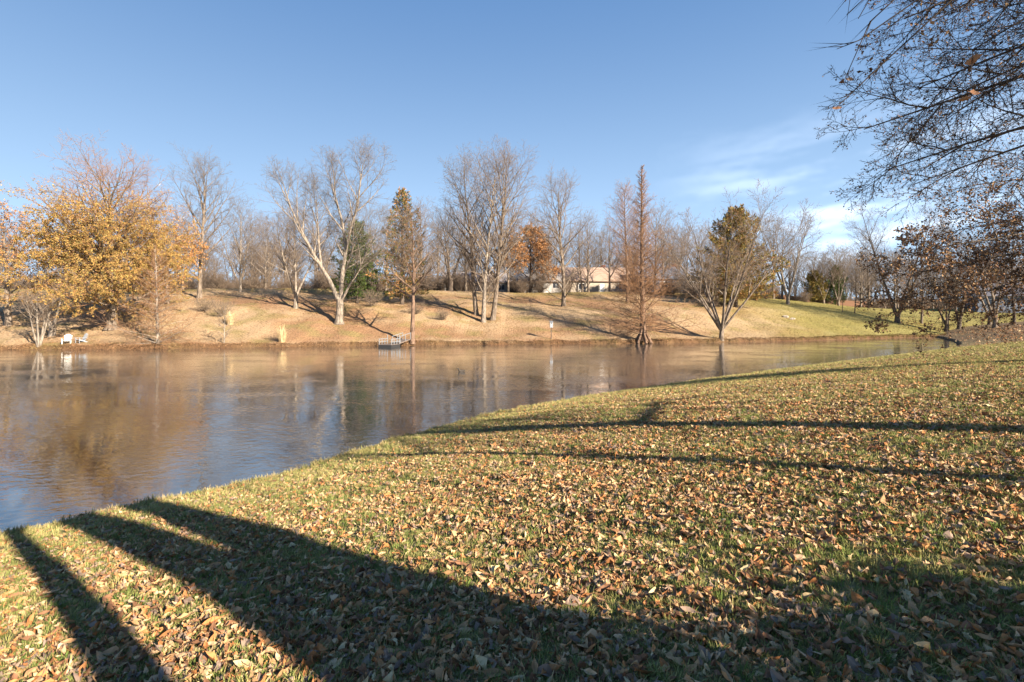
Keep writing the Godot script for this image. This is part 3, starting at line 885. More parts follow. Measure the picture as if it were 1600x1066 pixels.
# ---------------------------------------------------------------- trees out of frame and the overhanging tree
func make_near_trees() -> void:
	# trunks behind and beside the camera whose shadows cross the lawn
	var behind := [[3.12, 1.9, 0.19, 13.0, "slim bare tree behind the camera, shading the lower left lawn"], [5.7, 2.57, 0.47, 17.0, "thick twin stemmed tree behind the camera, shading the lawn centre"], [8.87, -0.29, 0.14, 11.0, "slender bare tree beside the camera, casting a faint shadow"]]
	for i in behind.size():
		var a: Array = behind[i]
		tree("bare_tree", a[4], Vector2(a[0], a[1]), 400 + i, {"height": a[3], "radius": a[2], "count": [16, 7, 5, 4], "start": [0.42 if i != 1 else 0.3, 0.2, 0.15, 0.1], "ratio": [0.34, 0.46, 0.46, 0.45], "wood": "dark_bark", "twig": "dark_twig", "flare": 1.25, "stems": 2 if i == 1 else 1, "turn": -0.846, "spread": 0.1, "bole": 1.9 if i == 1 else 0.0, "least": [0.02, 0.012, 0.007, 0.005, 0.003]})
	# dense evergreen shrubs whose shade lies over the bottom of the lawn
	conifer("evergreen_shrub", "dense evergreen shrub behind the camera, shading the nearest leaves", Vector2(4.5, 1.0), 410, 1.2, 1.1, PINE, {"boughs": 70, "taper": 0.35, "needle": 0.16, "dense": 4.0})
	conifer("evergreen_shrub", "lower evergreen shrub behind the camera nearer the overhanging tree", Vector2(6.1, 0.9), 411, 1.4, 1.1, PINE, {"boughs": 70, "taper": 0.35, "needle": 0.16, "dense": 4.0})

	var g := Grower.new()
	g.rng.seed = 500
	var base := at_ground(10.7, -2.2)
	g.height = 13.0
	g.top = 4
	g.count = [16, 8, 6, 5]
	g.angle = [55.0, 42.0, 42.0, 42.0]
	g.ratio = [0.16, 0.5, 0.5, 0.5]
	g.start = [0.15, 0.12, 0.1, 0.1]
	g.pull = [0.0, 0.01, 0.01, 0.0, 0.0]
	g.wander = [0.05, 0.16, 0.2, 0.22, 0.2]
	g.slim = [0.03, 0.011, 0.009, 0.009, 0.012]
	g.flare = 1.4
	g.least = [0.02, 0.014, 0.008, 0.0055, 0.004]
	g.wood.tube(PackedVector3Array([Vector3(0, -0.2, 0), Vector3(0, 0.4, 0), Vector3(0.05, 3, 0), Vector3(0.2, 7, 0.2), Vector3(0.1, 12.5, 0.1)]), PackedFloat32Array([0.44, 0.31, 0.27, 0.18, 0.03]), 12)
	g.leaf_tones = [Color(0.20, 0.11, 0.065), Color(0.29, 0.17, 0.09), Color(0.12, 0.075, 0.05), Color(0.38, 0.25, 0.13)]
	# limbs towards the lawn and the water: tip, height on the trunk, leaves per twig, leaf size
	var limbs := [[Vector3(5.5, 4.5, -8.0), 4.4, 0.4, 0.032], [Vector3(6.2, 4.0, -8.5), 3.9, 0.45, 0.032], [Vector3(5.9, 4.9, -7.5), 4.9, 0.4, 0.032],
		[Vector3(4.9, 5.3, -6.4), 5.6, 0.15, 0.05], [Vector3(5.6, 6.0, -7.2), 6.0, 0.3, 0.04], [Vector3(7.0, 6.6, -8.4), 6.4, 0.4, 0.04], [Vector3(8.0, 4.2, -10.2), 4.2, 0.5, 0.036], [Vector3(7.6, 5.4, -9.6), 5.2, 0.4, 0.036],
		[Vector3(16.0, 5.0, -6.0), 4.5, 0.4, 0.06], [Vector3(14.5, 6.5, 2.5), 5.4, 0.4, 0.06], [Vector3(9.0, 7.5, 3.4), 6.6, 0.3, 0.06], [Vector3(12.0, 10.0, -6.0), 8.2, 0.3, 0.06], [Vector3(7.4, 9.6, -2.0), 8.0, 0.3, 0.06]]
	limb_out(g, base, limbs)
	var o := node("overhanging_tree", "dark branched tree whose fine budded branches fill the upper right sky", "tree", base)
	put("trunk", g.wood.mesh(), M.dark_bark, o)
	put("crown", g.twig.mesh(), M.dark_twig, o)
	put("foliage", g.foliage.mesh(), M.leaves, o)

	# a second tree farther along, its low limbs still full of brown leaves
	var g2 := Grower.new()
	g2.rng.seed = 520
	g2.height = 14.0
	for k in ["angle", "ratio", "start", "pull", "wander", "slim", "flare", "least"]:
		g2.set(k, g.get(k))
	g2.ratio = [0.15, 0.5, 0.5, 0.5]
	g2.leaf_tones = g.leaf_tones
	var base2 := at_ground(19.5, -13.5)
	g2.wood.tube(PackedVector3Array([Vector3(0, -0.2, 0), Vector3(0, 0.4, 0), Vector3(0.05, 3, 0), Vector3(0.2, 7, 0.2), Vector3(0.1, 13.5, 0.1)]), PackedFloat32Array([0.44, 0.31, 0.27, 0.18, 0.03]), 12)
	limb_out(g2, base2, [[Vector3(11.7, 2.7, -16.5), 3.4, 1.0, 0.08], [Vector3(12.6, 1.75, -17.0), 3.0, 0.95, 0.08], [Vector3(13.0, 4.0, -16.0), 4.2, 0.7, 0.075], [Vector3(15.3, 2.2, -17.6), 3.2, 1.0, 0.08], [Vector3(11.7, 3.4, -15.0), 3.8, 0.95, 0.08], [Vector3(15.9, 3.6, -17.2), 3.8, 0.95, 0.08],
		[Vector3(14.0, 5.6, -16.6), 5.0, 0.35, 0.06], [Vector3(16.2, 7.6, -17.0), 6.4, 0.5, 0.07], [Vector3(24.0, 5.0, -10.0), 4.6, 0.5, 0.07], [Vector3(17.0, 8.0, -9.0), 6.6, 0.4, 0.07], [Vector3(22.0, 8.0, -18.0), 6.0, 0.5, 0.07]])
	var o2 := node("overhanging_tree", "tree at the right whose low limbs are full of brown leaves above the lawn edge", "tree", base2)
	put("trunk", g2.wood.mesh(), M.dark_bark, o2)
	put("crown", g2.twig.mesh(), M.dark_twig, o2)
	put("foliage", g2.foliage.mesh(), M.leaves, o2)

	# long bare shoots high at the right, with a few big curled leaves
	var sh := MB.new()
	var rng := g.rng
	var shoots := [[Vector3(5.4, 5.6, -4.3), Vector3(4.5, 4.9, -4.8), Vector3(3.6, 4.0, -5.1), Vector3(3.25, 3.68, -5.1)], [Vector3(5.2, 5.5, -4.4), Vector3(4.3, 4.9, -4.9), Vector3(3.5, 4.35, -5.2), Vector3(3.3, 4.3, -5.2)],
		[Vector3(5.0, 5.6, -4.6), Vector3(4.2, 5.1, -5.0), Vector3(3.7, 4.6, -5.3), Vector3(3.45, 4.05, -5.3)], [Vector3(4.8, 5.9, -4.6), Vector3(4.1, 5.3, -5.0), Vector3(3.4, 4.65, -5.2)], [Vector3(4.6, 6.0, -4.8), Vector3(3.8, 5.2, -5.0), Vector3(3.45, 4.55, -5.1)], [Vector3(4.2, 6.0, -4.9), Vector3(3.5, 5.0, -5.1), Vector3(3.35, 4.75, -5.15)]]
	var root := Vector3(5.6, 5.8, -4.2) - base
	sh.tube(PackedVector3Array([Vector3(0.1, 6.2, 0), Vector3(-2.4, 6.4, -0.5), root, Vector3(4.6, 6.0, -4.8) - base]), PackedFloat32Array([0.06, 0.04, 0.02, 0.008]), 6)
	for s in shoots:
		var pts := PackedVector3Array()
		var rad := PackedFloat32Array()
		var m: int = s.size()
		for i in m:
			pts.append(s[i] - base + (g.rnd() * 0.04 if i < m - 1 else Vector3.ZERO))
			rad.append(lerpf(0.011, 0.0035, float(i) / (m - 1)))
		sh.tube(pts, rad, 4)
		for k in 5:
			var t := rng.randf_range(0.3, 0.95) * (m - 1)
			var i := mini(int(t), m - 2)
			var p := pts[i].lerp(pts[i + 1], t - i)
			sh.spike(p, p + ((pts[i + 1] - pts[i]).normalized() + g.rnd() * 0.45).normalized() * rng.randf_range(0.25, 0.6), 0.0045)
	put("shoots", sh.mesh(), M.dark_twig, o)
	var hang := [[Vector3(3.24, 3.66, -5.1), 0.1], [Vector3(3.42, 4.02, -5.3), 0.1], [Vector3(3.5, 4.04, -5.3), 0.09], [Vector3(4.05, 3.85, -4.5), 0.15], [Vector3(4.06, 3.55, -4.5), 0.15], [Vector3(3.98, 3.5, -4.5), 0.11]]
	for i in hang.size():
		var h := put("leaf", curled_leaf(i, hang[i][1], 0.5), M["litter_%d" % [2, 2, 4, 3, 2, 3][i]], o)
		h.position = hang[i][0] - base
		h.rotation = Vector3(1.35, i * 1.7, 0.2)
	# the twig that those big leaves hang from
	sh = MB.new()
	sh.tube(PackedVector3Array([Vector3(5.2, 5.0, -4.4) - base, Vector3(4.5, 4.2, -4.5) - base, Vector3(4.05, 3.93, -4.5) - base, Vector3(4.03, 3.6, -4.5) - base]), PackedFloat32Array([0.012, 0.008, 0.005, 0.003]), 4)
	put("twig", sh.mesh(), M.dark_twig, o)

func limb_out(g: Grower, base: Vector3, limbs: Array) -> void:
	for l in limbs:
		var tip: Vector3 = l[0] - base
		var from := Vector3(0.1, l[1] - base.y, 0.05)
		var pts := PackedVector3Array()
		var m := 8
		var sag := 0.55 if tip.y > from.y - 1.0 else 0.35
		for i in m + 1:
			var t := float(i) / m
			pts.append(from.lerp(tip, t) + Vector3(0, sag * sin(t * PI) * 0.8, 0) + g.rnd() * 0.09 * sin(t * PI))
		var rad := PackedFloat32Array()
		for i in m + 1:
			rad.append(lerpf(0.075, 0.008, pow(float(i) / m, 0.8)))
		g.wood.tube(pts, rad, 7)
		g.leaves = l[2]
		g.leaf_size = l[3]
		g.leaf_low = -1.0
		g.leaf_high = 9.0
		g.count = [16, 8, 6, 5] if l[0].x < 9.0 else ([14, 7, 6, 5] if l[0].z < -14.0 and l[0].x < 16.0 else [6, 5, 4, 3])
		g.spread(pts, rad, 6.0, 0)

# ---------------------------------------------------------------- leaf litter and grass of the lawn
const LITTER := [Color(0.42, 0.245, 0.12), Color(0.51, 0.335, 0.19), Color(0.19, 0.095, 0.05), Color(0.40, 0.175, 0.065), Color(0.23, 0.165, 0.125), Color(0.51, 0.385, 0.21)]
const LITTER_WORD := ["tan", "pale pinkish", "dark brown", "russet", "grey brown", "straw coloured"]

func curled_leaf(variant: int, length: float, curl: float) -> ArrayMesh:
	var b := MB.new()
	var oak := variant % 3 == 2
	var width := [0.07, 0.62, 1.0, 0.86, 0.52, 0.05] if not oak else [0.06, 0.55, 0.4, 1.0, 0.55, 0.95, 0.45, 0.5, 0.05]
	var m := width.size()
	var sw := 0.17 + 0.045 * (variant % 4)
	var bend := (-1.0 if variant % 2 else 1.0) * (0.9 + 0.35 * (variant % 3)) * curl
	var cup := (0.7 + 0.5 * ((variant * 2) % 3)) * curl * (1.0 if variant % 4 < 2 else -1.0)
	var twist := 0.5 * sin(variant * 2.1)
	for i in m:
		var t := float(i) / (m - 1) - 0.5
		var ang := bend * t
		var cx := sin(ang) / bend if absf(bend) > 0.01 else t
		var cy := (1.0 - cos(ang)) / bend
		for k in 3:
			var s := (k - 1) * float(width[i]) * sw
			var lift := cup * s * s * 3.0 + (0.03 * sin(i * 2.3 + k + variant))
			var tw := twist * t
			b.v.append(Vector3(cx, cy + lift * cos(tw) + s * sin(tw), s * cos(tw)) * length)
	for i in m - 1:
		for k in 2:
			var q := i * 3 + k
			b.ix.append_array(PackedInt32Array([q, q + 1, q + 3, q + 1, q + 4, q + 3]))
	# the stalk
	var e := b.v[1]
	b.quad(e, e + Vector3(-0.2, 0.03, 0.015) * length, e + Vector3(-0.2, 0.03, -0.015) * length, e + Vector3(0, 0, -0.02) * length)
	return b.mesh()

func grass_tuft(variant: int) -> ArrayMesh:
	var rng := RandomNumberGenerator.new()
	rng.seed = 600 + variant
	var b := MB.new()
	for i in 11:
		var t := rng.randf() * TAU
		var o := Vector3(cos(t), 0, sin(t))
		var p := o * rng.randf() * 0.025
		var hgt := rng.randf_range(0.02, 0.048)
		var out := rng.randf_range(0.01, 0.05)
		b.blade(p, p + o * out * 0.4 + Vector3(0, hgt * 0.65, 0), p + o * out + Vector3(0, hgt, 0), o.cross(Vector3.UP).rotated(Vector3.UP, rng.randf()) * 0.0022)
	return b.mesh()

func leaf_cover(x: float, z: float, d: float) -> float:
	var k := bump.get_noise_2d(x * 6.0 + 211, z * 6.0 + 85) * 0.5 + bump.get_noise_2d(x * 20.0, z * 20.0) * 0.35
	return clampf(0.92 + k * 2.0, 0.16, 1.0) * (0.16 + 0.84 * smoothstep(1.0, 6.5, d))

func make_litter() -> void:
	for i in 6:
		M["litter_%d" % i] = mat("litter_%d" % i, LITTER[i].linear_to_srgb(), 0.7)
	M.litter = mat("litter", Color.WHITE, 0.7, true)
	var rng := RandomNumberGenerator.new()
	rng.seed = 42
	var shapes := []
	for i in 8:
		shapes.append(curled_leaf(i, 1.15, 1.25))
	var spots := []
	var rings := [[1.3, 4.0, 800.0], [4.0, 7.0, 680.0], [7.0, 12.0, 520.0], [12.0, 20.0, 340.0], [20.0, 34.0, 150.0], [34.0, 62.0, 50.0], [62.0, 112.0, 75.0]]
	for r in rings:
		var from := 0.62 if r[0] > 60.0 else -1.12
		var to := 0.98 if r[0] > 60.0 else 1.12
		var many := int(0.5 * (to - from) * (r[1] * r[1] - r[0] * r[0]) * r[2] * (0.12 if r[0] > 60.0 else 1.0))
		for i in many:
			var rr := sqrt(lerpf(r[0] * r[0], r[1] * r[1], rng.randf()))
			var th := rng.randf_range(from, to)
			var x := sin(th) * rr
			var z := -cos(th) * rr
			var d := near_d(x, z)
			if d < 0.25 or d > (60.0 if rr > 62.0 else 30.0) or rng.randf() > leaf_cover(x, z, d):
				continue
			var size := rng.randf_range(0.037, 0.08)
			if rng.randf() < 0.22:
				size *= 1.45
			size *= 1.0 + smoothstep(12.0, 60.0, rr) * 0.4 + smoothstep(60.0, 70.0, rr) * 1.6
			var y := (lawn_h(x, z, d) if rr < 62.0 else ground(x, z)) + rng.randf_range(0.008, 0.035)
			var bs := Basis.from_euler(Vector3(rng.randfn(0.0, 0.5), rng.randf() * TAU, rng.randfn(0.0, 0.45))).scaled(Vector3(size, size, size))
			var tone: int = [0, 0, 0, 1, 1, 2, 2, 2, 3, 3, 4, 4, 5][rng.randi() % 13]
			var ahead := -z
			var seen := ahead > 1.0 and absf(x) < ahead * 0.98 and (EYE - y) / ahead < 0.7
			spots.append([size / rr if seen else 0.0, Transform3D(bs, Vector3(x, y, z)), rng.randi() % 8, tone])
	spots.sort_custom(func(a, b): return a[0] > b[0])
	for i in 300:
		var s: Array = spots[i]
		var o := put("fallen_leaf", shapes[s[2]], M["litter_%d" % s[3]])
		o.transform = s[1]
		tag(o, "%s curled fallen leaf on the lawn close to the camera" % LITTER_WORD[s[3]], "leaf", "%s fallen leaves close to the camera" % LITTER_WORD[s[3]])
	var litter := node("leaf_litter", "carpet of brown fallen leaves over the lawn", "leaf litter", Vector3.ZERO, "", "stuff")
	for k in 8:
		var mine := []
		for i in range(300, spots.size()):
			if spots[i][2] == k:
				mine.append(spots[i])
		var mm := MultiMesh.new()
		mm.transform_format = MultiMesh.TRANSFORM_3D
		mm.use_colors = true
		mm.mesh = shapes[k]
		mm.instance_count = mine.size()
		for i in mine.size():
			mm.set_instance_transform(i, mine[i][1])
			var c: Color = LITTER[mine[i][3]]
			var g := 0.62 + 0.62 * fmod(i * 0.618, 1.0)
			mm.set_instance_color(i, Color(c.r * g, c.g * g, c.b * g))
		var o := MultiMeshInstance3D.new()
		o.name = "leaves"
		o.multimesh = mm
		o.material_override = M.litter
		litter.add_child(o, true)

	var grass := node("grass", "short green grass showing between the fallen leaves", "grass", Vector3.ZERO, "", "stuff")
	var tufts := [[], [], []]
	rings = [[1.3, 4.5, 900.0, 1.0], [4.5, 9.0, 520.0, 1.1], [9.0, 16.0, 230.0, 1.35], [16.0, 30.0, 80.0, 1.8], [30.0, 62.0, 22.0, 2.4]]
	for r in rings:
		var many := int(1.12 * (r[1] * r[1] - r[0] * r[0]) * r[2])
		for i in many:
			var rr := sqrt(lerpf(r[0] * r[0], r[1] * r[1], rng.randf()))
			var th := rng.randf_range(-1.12, 1.12)
			var x := sin(th) * rr
			var z := -cos(th) * rr
			var d := near_d(x, z)
			if d < 0.12 or d > 30.0:
				continue
			var k := bump.get_noise_2d(x * 10.0 + 90, z * 10.0) * 0.5 + 0.5
			if rng.randf() > 0.45 + k * 0.8:
				continue
			var s: float = r[3] * rng.randf_range(0.7, 1.25)
			var green := Color(0.13, 0.185, 0.04).lerp(Color(0.42, 0.345, 0.14), clampf(rng.randf() * 1.1 - 0.2 + (1.0 - smoothstep(1.0, 5.0, d)) * 0.2 + smoothstep(6.0, 20.0, rr) * 0.25, 0.0, 1.0))
			var g := rng.randf_range(0.75, 1.2)
			tufts[i % 3].append([Transform3D(Basis(Vector3.UP, rng.randf() * TAU).scaled(Vector3(s, s * rng.randf_range(0.75, 1.2), s)), Vector3(x, lawn_h(x, z, d) - 0.004, z)), Color(green.r * g, green.g * g, green.b * g)])
	for k in 3:
		var mm := MultiMesh.new()
		mm.transform_format = MultiMesh.TRANSFORM_3D
		mm.use_colors = true
		mm.mesh = grass_tuft(k)
		mm.instance_count = tufts[k].size()
		for i in tufts[k].size():
			mm.set_instance_transform(i, tufts[k][i][0])
			mm.set_instance_color(i, tufts[k][i][1])
		var o := MultiMeshInstance3D.new()
		o.name = "tufts"
		o.multimesh = mm
		o.material_override = M.grass
		grass.add_child(o, true)

	# taller weeds and washed-up leaves at the near waterline
	var fringe := node("shore_weeds", "ragged grass and weeds along the near waterline", "grass", Vector3.ZERO, "", "stuff")
	var weeds := []
	for i in 9000:
		var a := -8.0 + 78.0 * pow(rng.randf(), 1.7)
		var d := rng.randf_range(0.02, 0.75)
		if bump.get_noise_2d(a * 14.0, 7.0) + rng.randf_range(-0.5, 0.35) < -0.15:
			continue
		var p := lawn_point(a, d)
		var s := rng.randf_range(1.0, 2.5)
		var tone := Color(0.16, 0.17, 0.05).lerp(Color(0.42, 0.32, 0.16), rng.randf())
		weeds.append([Transform3D(Basis(Vector3.UP, rng.randf() * TAU).scaled(Vector3(s, s * rng.randf_range(0.8, 1.5), s)), p), tone])
	var wmm := MultiMesh.new()
	wmm.transform_format = MultiMesh.TRANSFORM_3D
	wmm.use_colors = true
	wmm.mesh = grass_tuft(6)
	wmm.instance_count = weeds.size()
	for i in weeds.size():
		wmm.set_instance_transform(i, weeds[i][0])
		wmm.set_instance_color(i, weeds[i][1])
	var wo := MultiMeshInstance3D.new()
	wo.name = "tufts"
	wo.multimesh = wmm
	wo.material_override = M.grass
	fringe.add_child(wo, true)

	# rough dry grass and weeds along the far shore, and over the slope
	var rough := node("bank_grass", "rough dry grass along the far waterline and slope", "grass", Vector3.ZERO, "", "stuff")
	var far := []
	for i in 30000:
		var x := rng.randf_range(-66.0, 82.0)
		var edge := rng.randf() < 0.22
		var d := rng.randf_range(0.15, 0.9) if edge else rng.randf_range(0.8, 36.0)
		var p := hill_point(x, d)
		var c := hill_tint(p, maxf(d, 1.6))
		var g := rng.randf_range(0.6, 1.25)
		if edge:
			c = c.lerp(Color(0.2, 0.11, 0.05), rng.randf() * 0.8)
		var s := rng.randf_range(2.0, 4.5) if edge else rng.randf_range(1.6, 3.4)
		far.append([Transform3D(Basis(Vector3.UP, rng.randf() * TAU).scaled(Vector3(s * 1.6, s, s * 1.6)), p - Vector3(0, 0.01, 0)), Color(c.r * g, c.g * g, c.b * g)])
	for c in get_children():
		if c is Node3D and c.get_meta("category", "") == "tree" and c.position.z < -55.0 and c.position.z > -94.0:
			for i in 260:
				var x: float = c.position.x + rng.randfn(0.0, 2.6) - 0.6
				var z: float = c.position.z + rng.randfn(0.0, 2.4)
				var d := far_d(x, z)
				if d < 0.3:
					continue
				var s := rng.randf_range(0.8, 2.0)
				var c2: Color = RUST[i % 3].lerp(Color(0.42, 0.27, 0.13), rng.randf() * 0.7)
				far.append([Transform3D(Basis(Vector3.UP, rng.randf() * TAU).scaled(Vector3(s * 3.0, s, s * 3.0)), Vector3(x, hill_h(x, z, d), z)), c2])
	var fm := MultiMesh.new()
	fm.transform_format = MultiMesh.TRANSFORM_3D
	fm.use_colors = true
	fm.mesh = grass_tuft(5)
	fm.instance_count = far.size()
	for i in far.size():
		fm.set_instance_transform(i, far[i][0])
		fm.set_instance_color(i, far[i][1])
	var fo := MultiMeshInstance3D.new()
	fo.name = "tufts"
	fo.multimesh = fm
	fo.material_override = M.grass
	rough.add_child(fo, true)

# ---------------------------------------------------------------- things
func bar(b: MB, p: Vector3, q: Vector3, w: float, h := -1.0, bev := 0.0) -> void:
	var d := q - p
	var z := d.normalized()
	var x := Vector3.UP.cross(z).normalized() if absf(z.y) < 0.99 else Vector3.RIGHT
	b.box(Transform3D(Basis(x, z.cross(x), z), (p + q) * 0.5), Vector3(w, h if h > 0 else w, d.length()), bev)

func piece(called: String, p: Vector3, q: Vector3, w: float, h: float, m: Material, parent: Node, bev := 0.0) -> MeshInstance3D:
	var b := MB.new()
	bar(b, p, q, w, h, bev)
	return put(called, b.mesh(), m, parent)

func make_dock() -> void:
	var o := node("dock", "small floating dock with pale railings moored by the far shore", "dock", Vector3(-13.7, WATER, -57.2))
	o.rotation.y = -0.28
	var w := 1.6
	var l := 2.0
	piece("frame", Vector3(0, 0.12, l / 2), Vector3(0, 0.12, -l / 2), w, 0.3, M.black, o, 0.03)
	for i in 10:
		var z := -l / 2 + 0.1 + i * 0.2
		piece("plank", Vector3(-w / 2 - 0.03, 0.3, z), Vector3(w / 2 + 0.03, 0.3, z), 0.18, 0.04, M.deck, o, 0.006)
	for s in [-1.0, 1.0]:
		for i in 4:
			var z := l / 2 - 0.1 - i * 0.6
			piece("post", Vector3(s * (w / 2 - 0.05), 0.32, z), Vector3(s * (w / 2 - 0.05), 0.95 + (0.4 if i == 3 else 0.0), z), 0.07, 0.07, M.metal, o, 0.008)
		for y in [0.6, 0.92]:
			piece("rail", Vector3(s * (w / 2 - 0.05), y, l / 2 - 0.02), Vector3(s * (w / 2 - 0.05), y, -l / 2 + 0.02), 0.05, 0.06, M.metal, o, 0.008)
	# the gangway to the bank
	piece("gangway", Vector3(0.3, 0.36, -l / 2), Vector3(0.7, 0.75, -l / 2 - 1.7), 1.1, 0.08, M.deck, o, 0.01)
	for s in [-0.5, 0.5]:
		piece("gangway_rail", Vector3(0.3 + s, 1.15, -l / 2), Vector3(0.7 + s, 1.5, -l / 2 - 1.7), 0.05, 0.06, M.metal, o, 0.008)
		for i in 3:
			var t := i / 2.0
			var p := Vector3(0.3 + s, 0.38, -l / 2).lerp(Vector3(0.7 + s, 0.76, -l / 2 - 1.7), t)
			piece("post", p, p + Vector3(0, 0.78, 0), 0.06, 0.06, M.metal, o, 0.008)

func make_chair(label: String, at: Vector3, turn: float, m: Material) -> void:
	var o := node("garden_chair", label, "chair", at, "garden chairs on the far shore")
	o.rotation.y = turn
	for i in 5:
		piece("seat_slat", Vector3(-0.3, 0.38 - i * 0.035, 0.3 - i * 0.115), Vector3(0.3, 0.38 - i * 0.035, 0.3 - i * 0.115), 0.1, 0.022, m, o)
	for i in 6:
		var x := -0.25 + i * 0.1
		var top := 1.05 - 0.35 * absf(x) * absf(x) * 6.0
		piece("back_slat", Vector3(x, 0.2, -0.2), Vector3(x * 1.15, top, -0.52), 0.085, 0.022, m, o)
	for s in [-1.0, 1.0]:
		piece("arm", Vector3(s * 0.37, 0.58, 0.42), Vector3(s * 0.37, 0.55, -0.42), 0.13, 0.025, m, o)
		piece("leg", Vector3(s * 0.35, 0.0, 0.32), Vector3(s * 0.35, 0.57, 0.32), 0.1, 0.035, m, o)
		piece("leg", Vector3(s * 0.32, 0.4, 0.34), Vector3(s * 0.32, 0.03, -0.6), 0.04, 0.12, m, o)
	piece("back_brace", Vector3(-0.38, 0.55, -0.38), Vector3(0.38, 0.55, -0.38), 0.06, 0.03, m, o)

func make_things() -> void:
	make_dock()
	make_chair("white slatted garden chair near the birch on the far shore", at_ground(-47.2, -54.3, 0.02), 0.5, M.white)
	make_chair("grey slatted garden chair beside the white one", at_ground(-45.9, -54.5, 0.02), -0.4, M.grey)

	var at := at_ground(4.9, -63.9)
	var n := node("nest_box", "grey wooden nest box on a dark post at the far shore", "nest box", at)
	piece("post", Vector3(0, -0.3, 0), Vector3(0, 1.7, 0), 0.1, 0.1, M.dark_bark, n, 0.01)
	piece("body", Vector3(0, 1.45, 0.18), Vector3(0, 2.2, 0.18), 0.36, 0.32, M.grey, n, 0.01)
	piece("roof", Vector3(0, 2.26, -0.06), Vector3(0, 2.18, 0.46), 0.46, 0.04, M.metal, n)
	var hole := MB.new()
	hole.tube(PackedVector3Array([Vector3(0, 2.0, 0.3), Vector3(0, 2.0, 0.345)]), PackedFloat32Array([0.06, 0.06]), 10, true)
	put("entrance", hole.mesh(), M.black, n)

	var b := MB.new()
	var px := [[-0.30, 0.11, 0.012, 0.01], [-0.22, 0.08, 0.05, 0.03], [-0.12, 0.05, 0.095, 0.075], [0.0, 0.04, 0.115, 0.095], [0.1, 0.05, 0.1, 0.085], [0.16, 0.1, 0.065, 0.06], [0.18, 0.16, 0.042, 0.042], [0.19, 0.2, 0.045, 0.045], [0.225, 0.225, 0.04, 0.04], [0.26, 0.22, 0.022, 0.022], [0.31, 0.212, 0.014, 0.008]]
	var pts := PackedVector3Array()
	var rad := PackedFloat32Array()
	for q in px:
		pts.append(Vector3(q[0], q[1], 0))
		rad.append(q[3] * 0.9 + q[2] * 0.1)
	b.tube(pts, rad, 12, true)
	var duck := put("duck", b.mesh(), mat("feathers", lin(0.05, 0.042, 0.035), 0.7))
	tag(duck, "lone dark duck swimming on the open pond", "duck")
	duck.position = Vector3(-3.2, WATER - 0.005, -32.4)
	duck.rotation.y = PI + 0.3

	var stone := bark("stone", lin(0.2, 0.17, 0.14), lin(0.42, 0.37, 0.31), 51)
	var rng := RandomNumberGenerator.new()
	rng.seed = 5
	var where := [[45.2, -84.6, 0.5, "largest stone of the little pile on the green slope"], [46.2, -84.2, 0.36, "rightmost stone of the little pile on the green slope"], [45.7, -83.8, 0.28, "lowest stone of the little pile on the green slope"]]
	for a in where:
		var s := SphereMesh.new()
		s.radial_segments = 14
		s.rings = 8
		var arr := s.get_mesh_arrays()
		var vs: PackedVector3Array = arr[Mesh.ARRAY_VERTEX]
		for i in vs.size():
			var p := vs[i]
			vs[i] = p * (1.0 + 0.5 * bump.get_noise_3d(p.x * 90 + a[0] * 9, p.y * 90, p.z * 90)) * Vector3(2.2, 1.0, 1.6) * a[2]
		var st := MB.new()
		st.v = vs
		st.ix = arr[Mesh.ARRAY_INDEX]
		var o := put("stone", st.mesh(), stone)
		tag(o, a[3], "stone", "stones piled on the slope")
		o.position = at_ground(a[0], a[1]) + Vector3(0, a[2] * 0.2, 0)

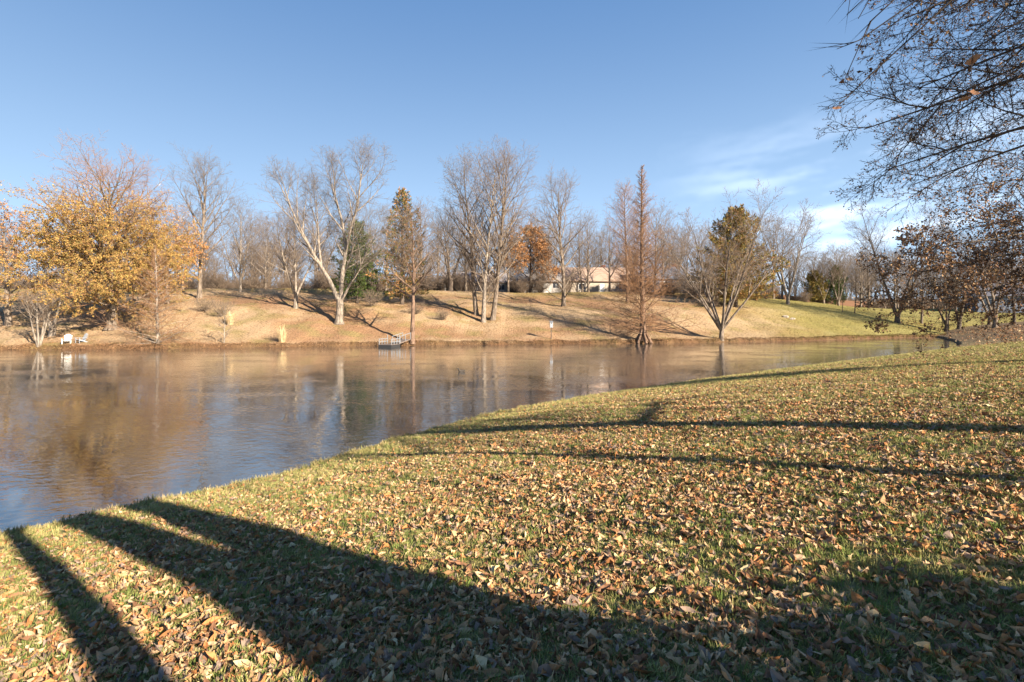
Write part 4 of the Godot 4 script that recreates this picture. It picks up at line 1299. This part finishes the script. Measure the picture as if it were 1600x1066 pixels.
func house(label: String, at: Vector3, turn: float, w: float, l: float, hgt: float, rise: float, wall: Color, roof: Color) -> void:
	var o := node("house", label, "house", at)
	o.rotation.y = turn
	var wm := mat("siding", wall, 0.8)
	var rm := mat("shingles", roof, 0.9)
	var tm := mat("trim", lin(0.7, 0.7, 0.68), 0.6)
	var gm := mat("window_glass", lin(0.03, 0.035, 0.045), 0.08)
	gm.metallic_specular = 0.5
	var b := MB.new()
	b.box(Transform3D(Basis(), Vector3(0, hgt / 2 - 0.3, 0)), Vector3(w, hgt + 0.6, l))
	for s in [-1.0, 1.0]:
		var q := b.v.size()
		b.v.append(Vector3(s * w / 2, hgt, -l / 2)); b.v.append(Vector3(s * w / 2, hgt, l / 2)); b.v.append(Vector3(s * w / 2, hgt + rise, 0))
		b.ix.append_array(PackedInt32Array([q, q + 1, q + 2]))
	put("wall", b.mesh(), wm, o)
	b = MB.new()
	for s in [-1.0, 1.0]:
		var out: float = l / 2 + 0.45
		var y0: float = hgt - rise * 0.45 / (l / 2)
		var mid := Vector3(0, (y0 + hgt + rise) / 2 + 0.1, s * out / 2)
		var dir := Vector3(0, hgt + rise - y0, -s * out).normalized()
		b.box(Transform3D(Basis(Vector3.RIGHT, Vector3.RIGHT.cross(dir) * -1.0, dir), mid), Vector3(w + 0.8, 0.16, Vector2(out, hgt + rise - y0).length()))
	var r := put("roof", b.mesh(), rm, o)
	piece("chimney", Vector3(w * 0.22, hgt + rise * 0.4, -l * 0.1), Vector3(w * 0.22, hgt + rise + 0.8, -l * 0.1), 0.9, 0.6, mat("brick", lin(0.25, 0.12, 0.09)), r, 0.02)
	for i in 4:
		var x := -w * 0.38 + i * w * 0.25
		if i == 2:
			piece("door", Vector3(x, 0.02, l / 2 + 0.02), Vector3(x, 2.1, l / 2 + 0.02), 1.0, 0.06, tm, o)
			continue
		var f := piece("window", Vector3(x, 0.9, l / 2 + 0.015), Vector3(x, 2.2, l / 2 + 0.015), 1.5, 0.08, tm, o)
		piece("pane", Vector3(x - 0.34, 1.0, l / 2 + 0.03), Vector3(x - 0.34, 2.1, l / 2 + 0.03), 0.6, 0.08, gm, f)
		piece("pane", Vector3(x + 0.34, 1.0, l / 2 + 0.03), Vector3(x + 0.34, 2.1, l / 2 + 0.03), 0.6, 0.08, gm, f)

func make_buildings() -> void:
	house("long low house with a pinkish tan roof behind the lone symmetrical tree", at_ground(16.5, -112.0), 0.08, 17.0, 9.0, 2.8, 3.0, lin(0.38, 0.33, 0.27), lin(0.36, 0.26, 0.2))
	house("small white house glimpsed at the trunk of the lone symmetrical tree", at_ground(6.0, -108.0), -0.1, 9.0, 7.0, 2.4, 1.6, lin(0.5, 0.49, 0.47), lin(0.3, 0.28, 0.27))
	house("white house glimpsed between the trunks of the tall group", at_ground(-8.0, -114.0), 0.15, 14.0, 8.0, 2.7, 2.2, lin(0.5, 0.49, 0.47), lin(0.34, 0.31, 0.3))
	house("blue grey house partly hidden between pointed cypress and wide vase shaped tree", at_ground(32.0, -108.0), 0.1, 12.0, 8.0, 2.8, 2.6, lin(0.22, 0.25, 0.32), lin(0.13, 0.14, 0.17))
	house("dark blue grey house behind the trees at the right edge", at_ground(106.0, -108.0), -0.5, 14.0, 9.0, 3.0, 3.0, lin(0.2, 0.23, 0.29), lin(0.12, 0.12, 0.14))
	var f := node("fence", "brown board fence along the back of the green slope", "fence", at_ground(60.0, -122.0))
	var fm := mat("fence_boards", lin(0.17, 0.095, 0.06), 0.9)
	var prev := Vector3.ZERO
	for i in 15:
		var w := at_ground(60.0 + i * 2.0, -122.0 - i * 0.25) - f.position
		piece("post", w - Vector3(0, 0.2, 0), w + Vector3(0, 1.75, 0), 0.12, 0.12, fm, f)
		if i:
			for k in 12:
				var p := prev.lerp(w, (k + 0.5) / 12.0)
				piece("board", p + Vector3(0, 0.05, 0.08), p + Vector3(0, 1.65 + 0.03 * (k % 2), 0.08), 0.15, 0.02, fm, f)
		prev = w

func _ready() -> void:
	bump.noise_type = FastNoiseLite.TYPE_SIMPLEX_SMOOTH
	bump.seed = 3
	bump.frequency = 0.05
	make_sky()
	make_materials()
	make_land()
	make_trees()
	make_woodland()
	make_brush()
	make_buildings()
	make_things()
	make_litter()
	make_near_trees()
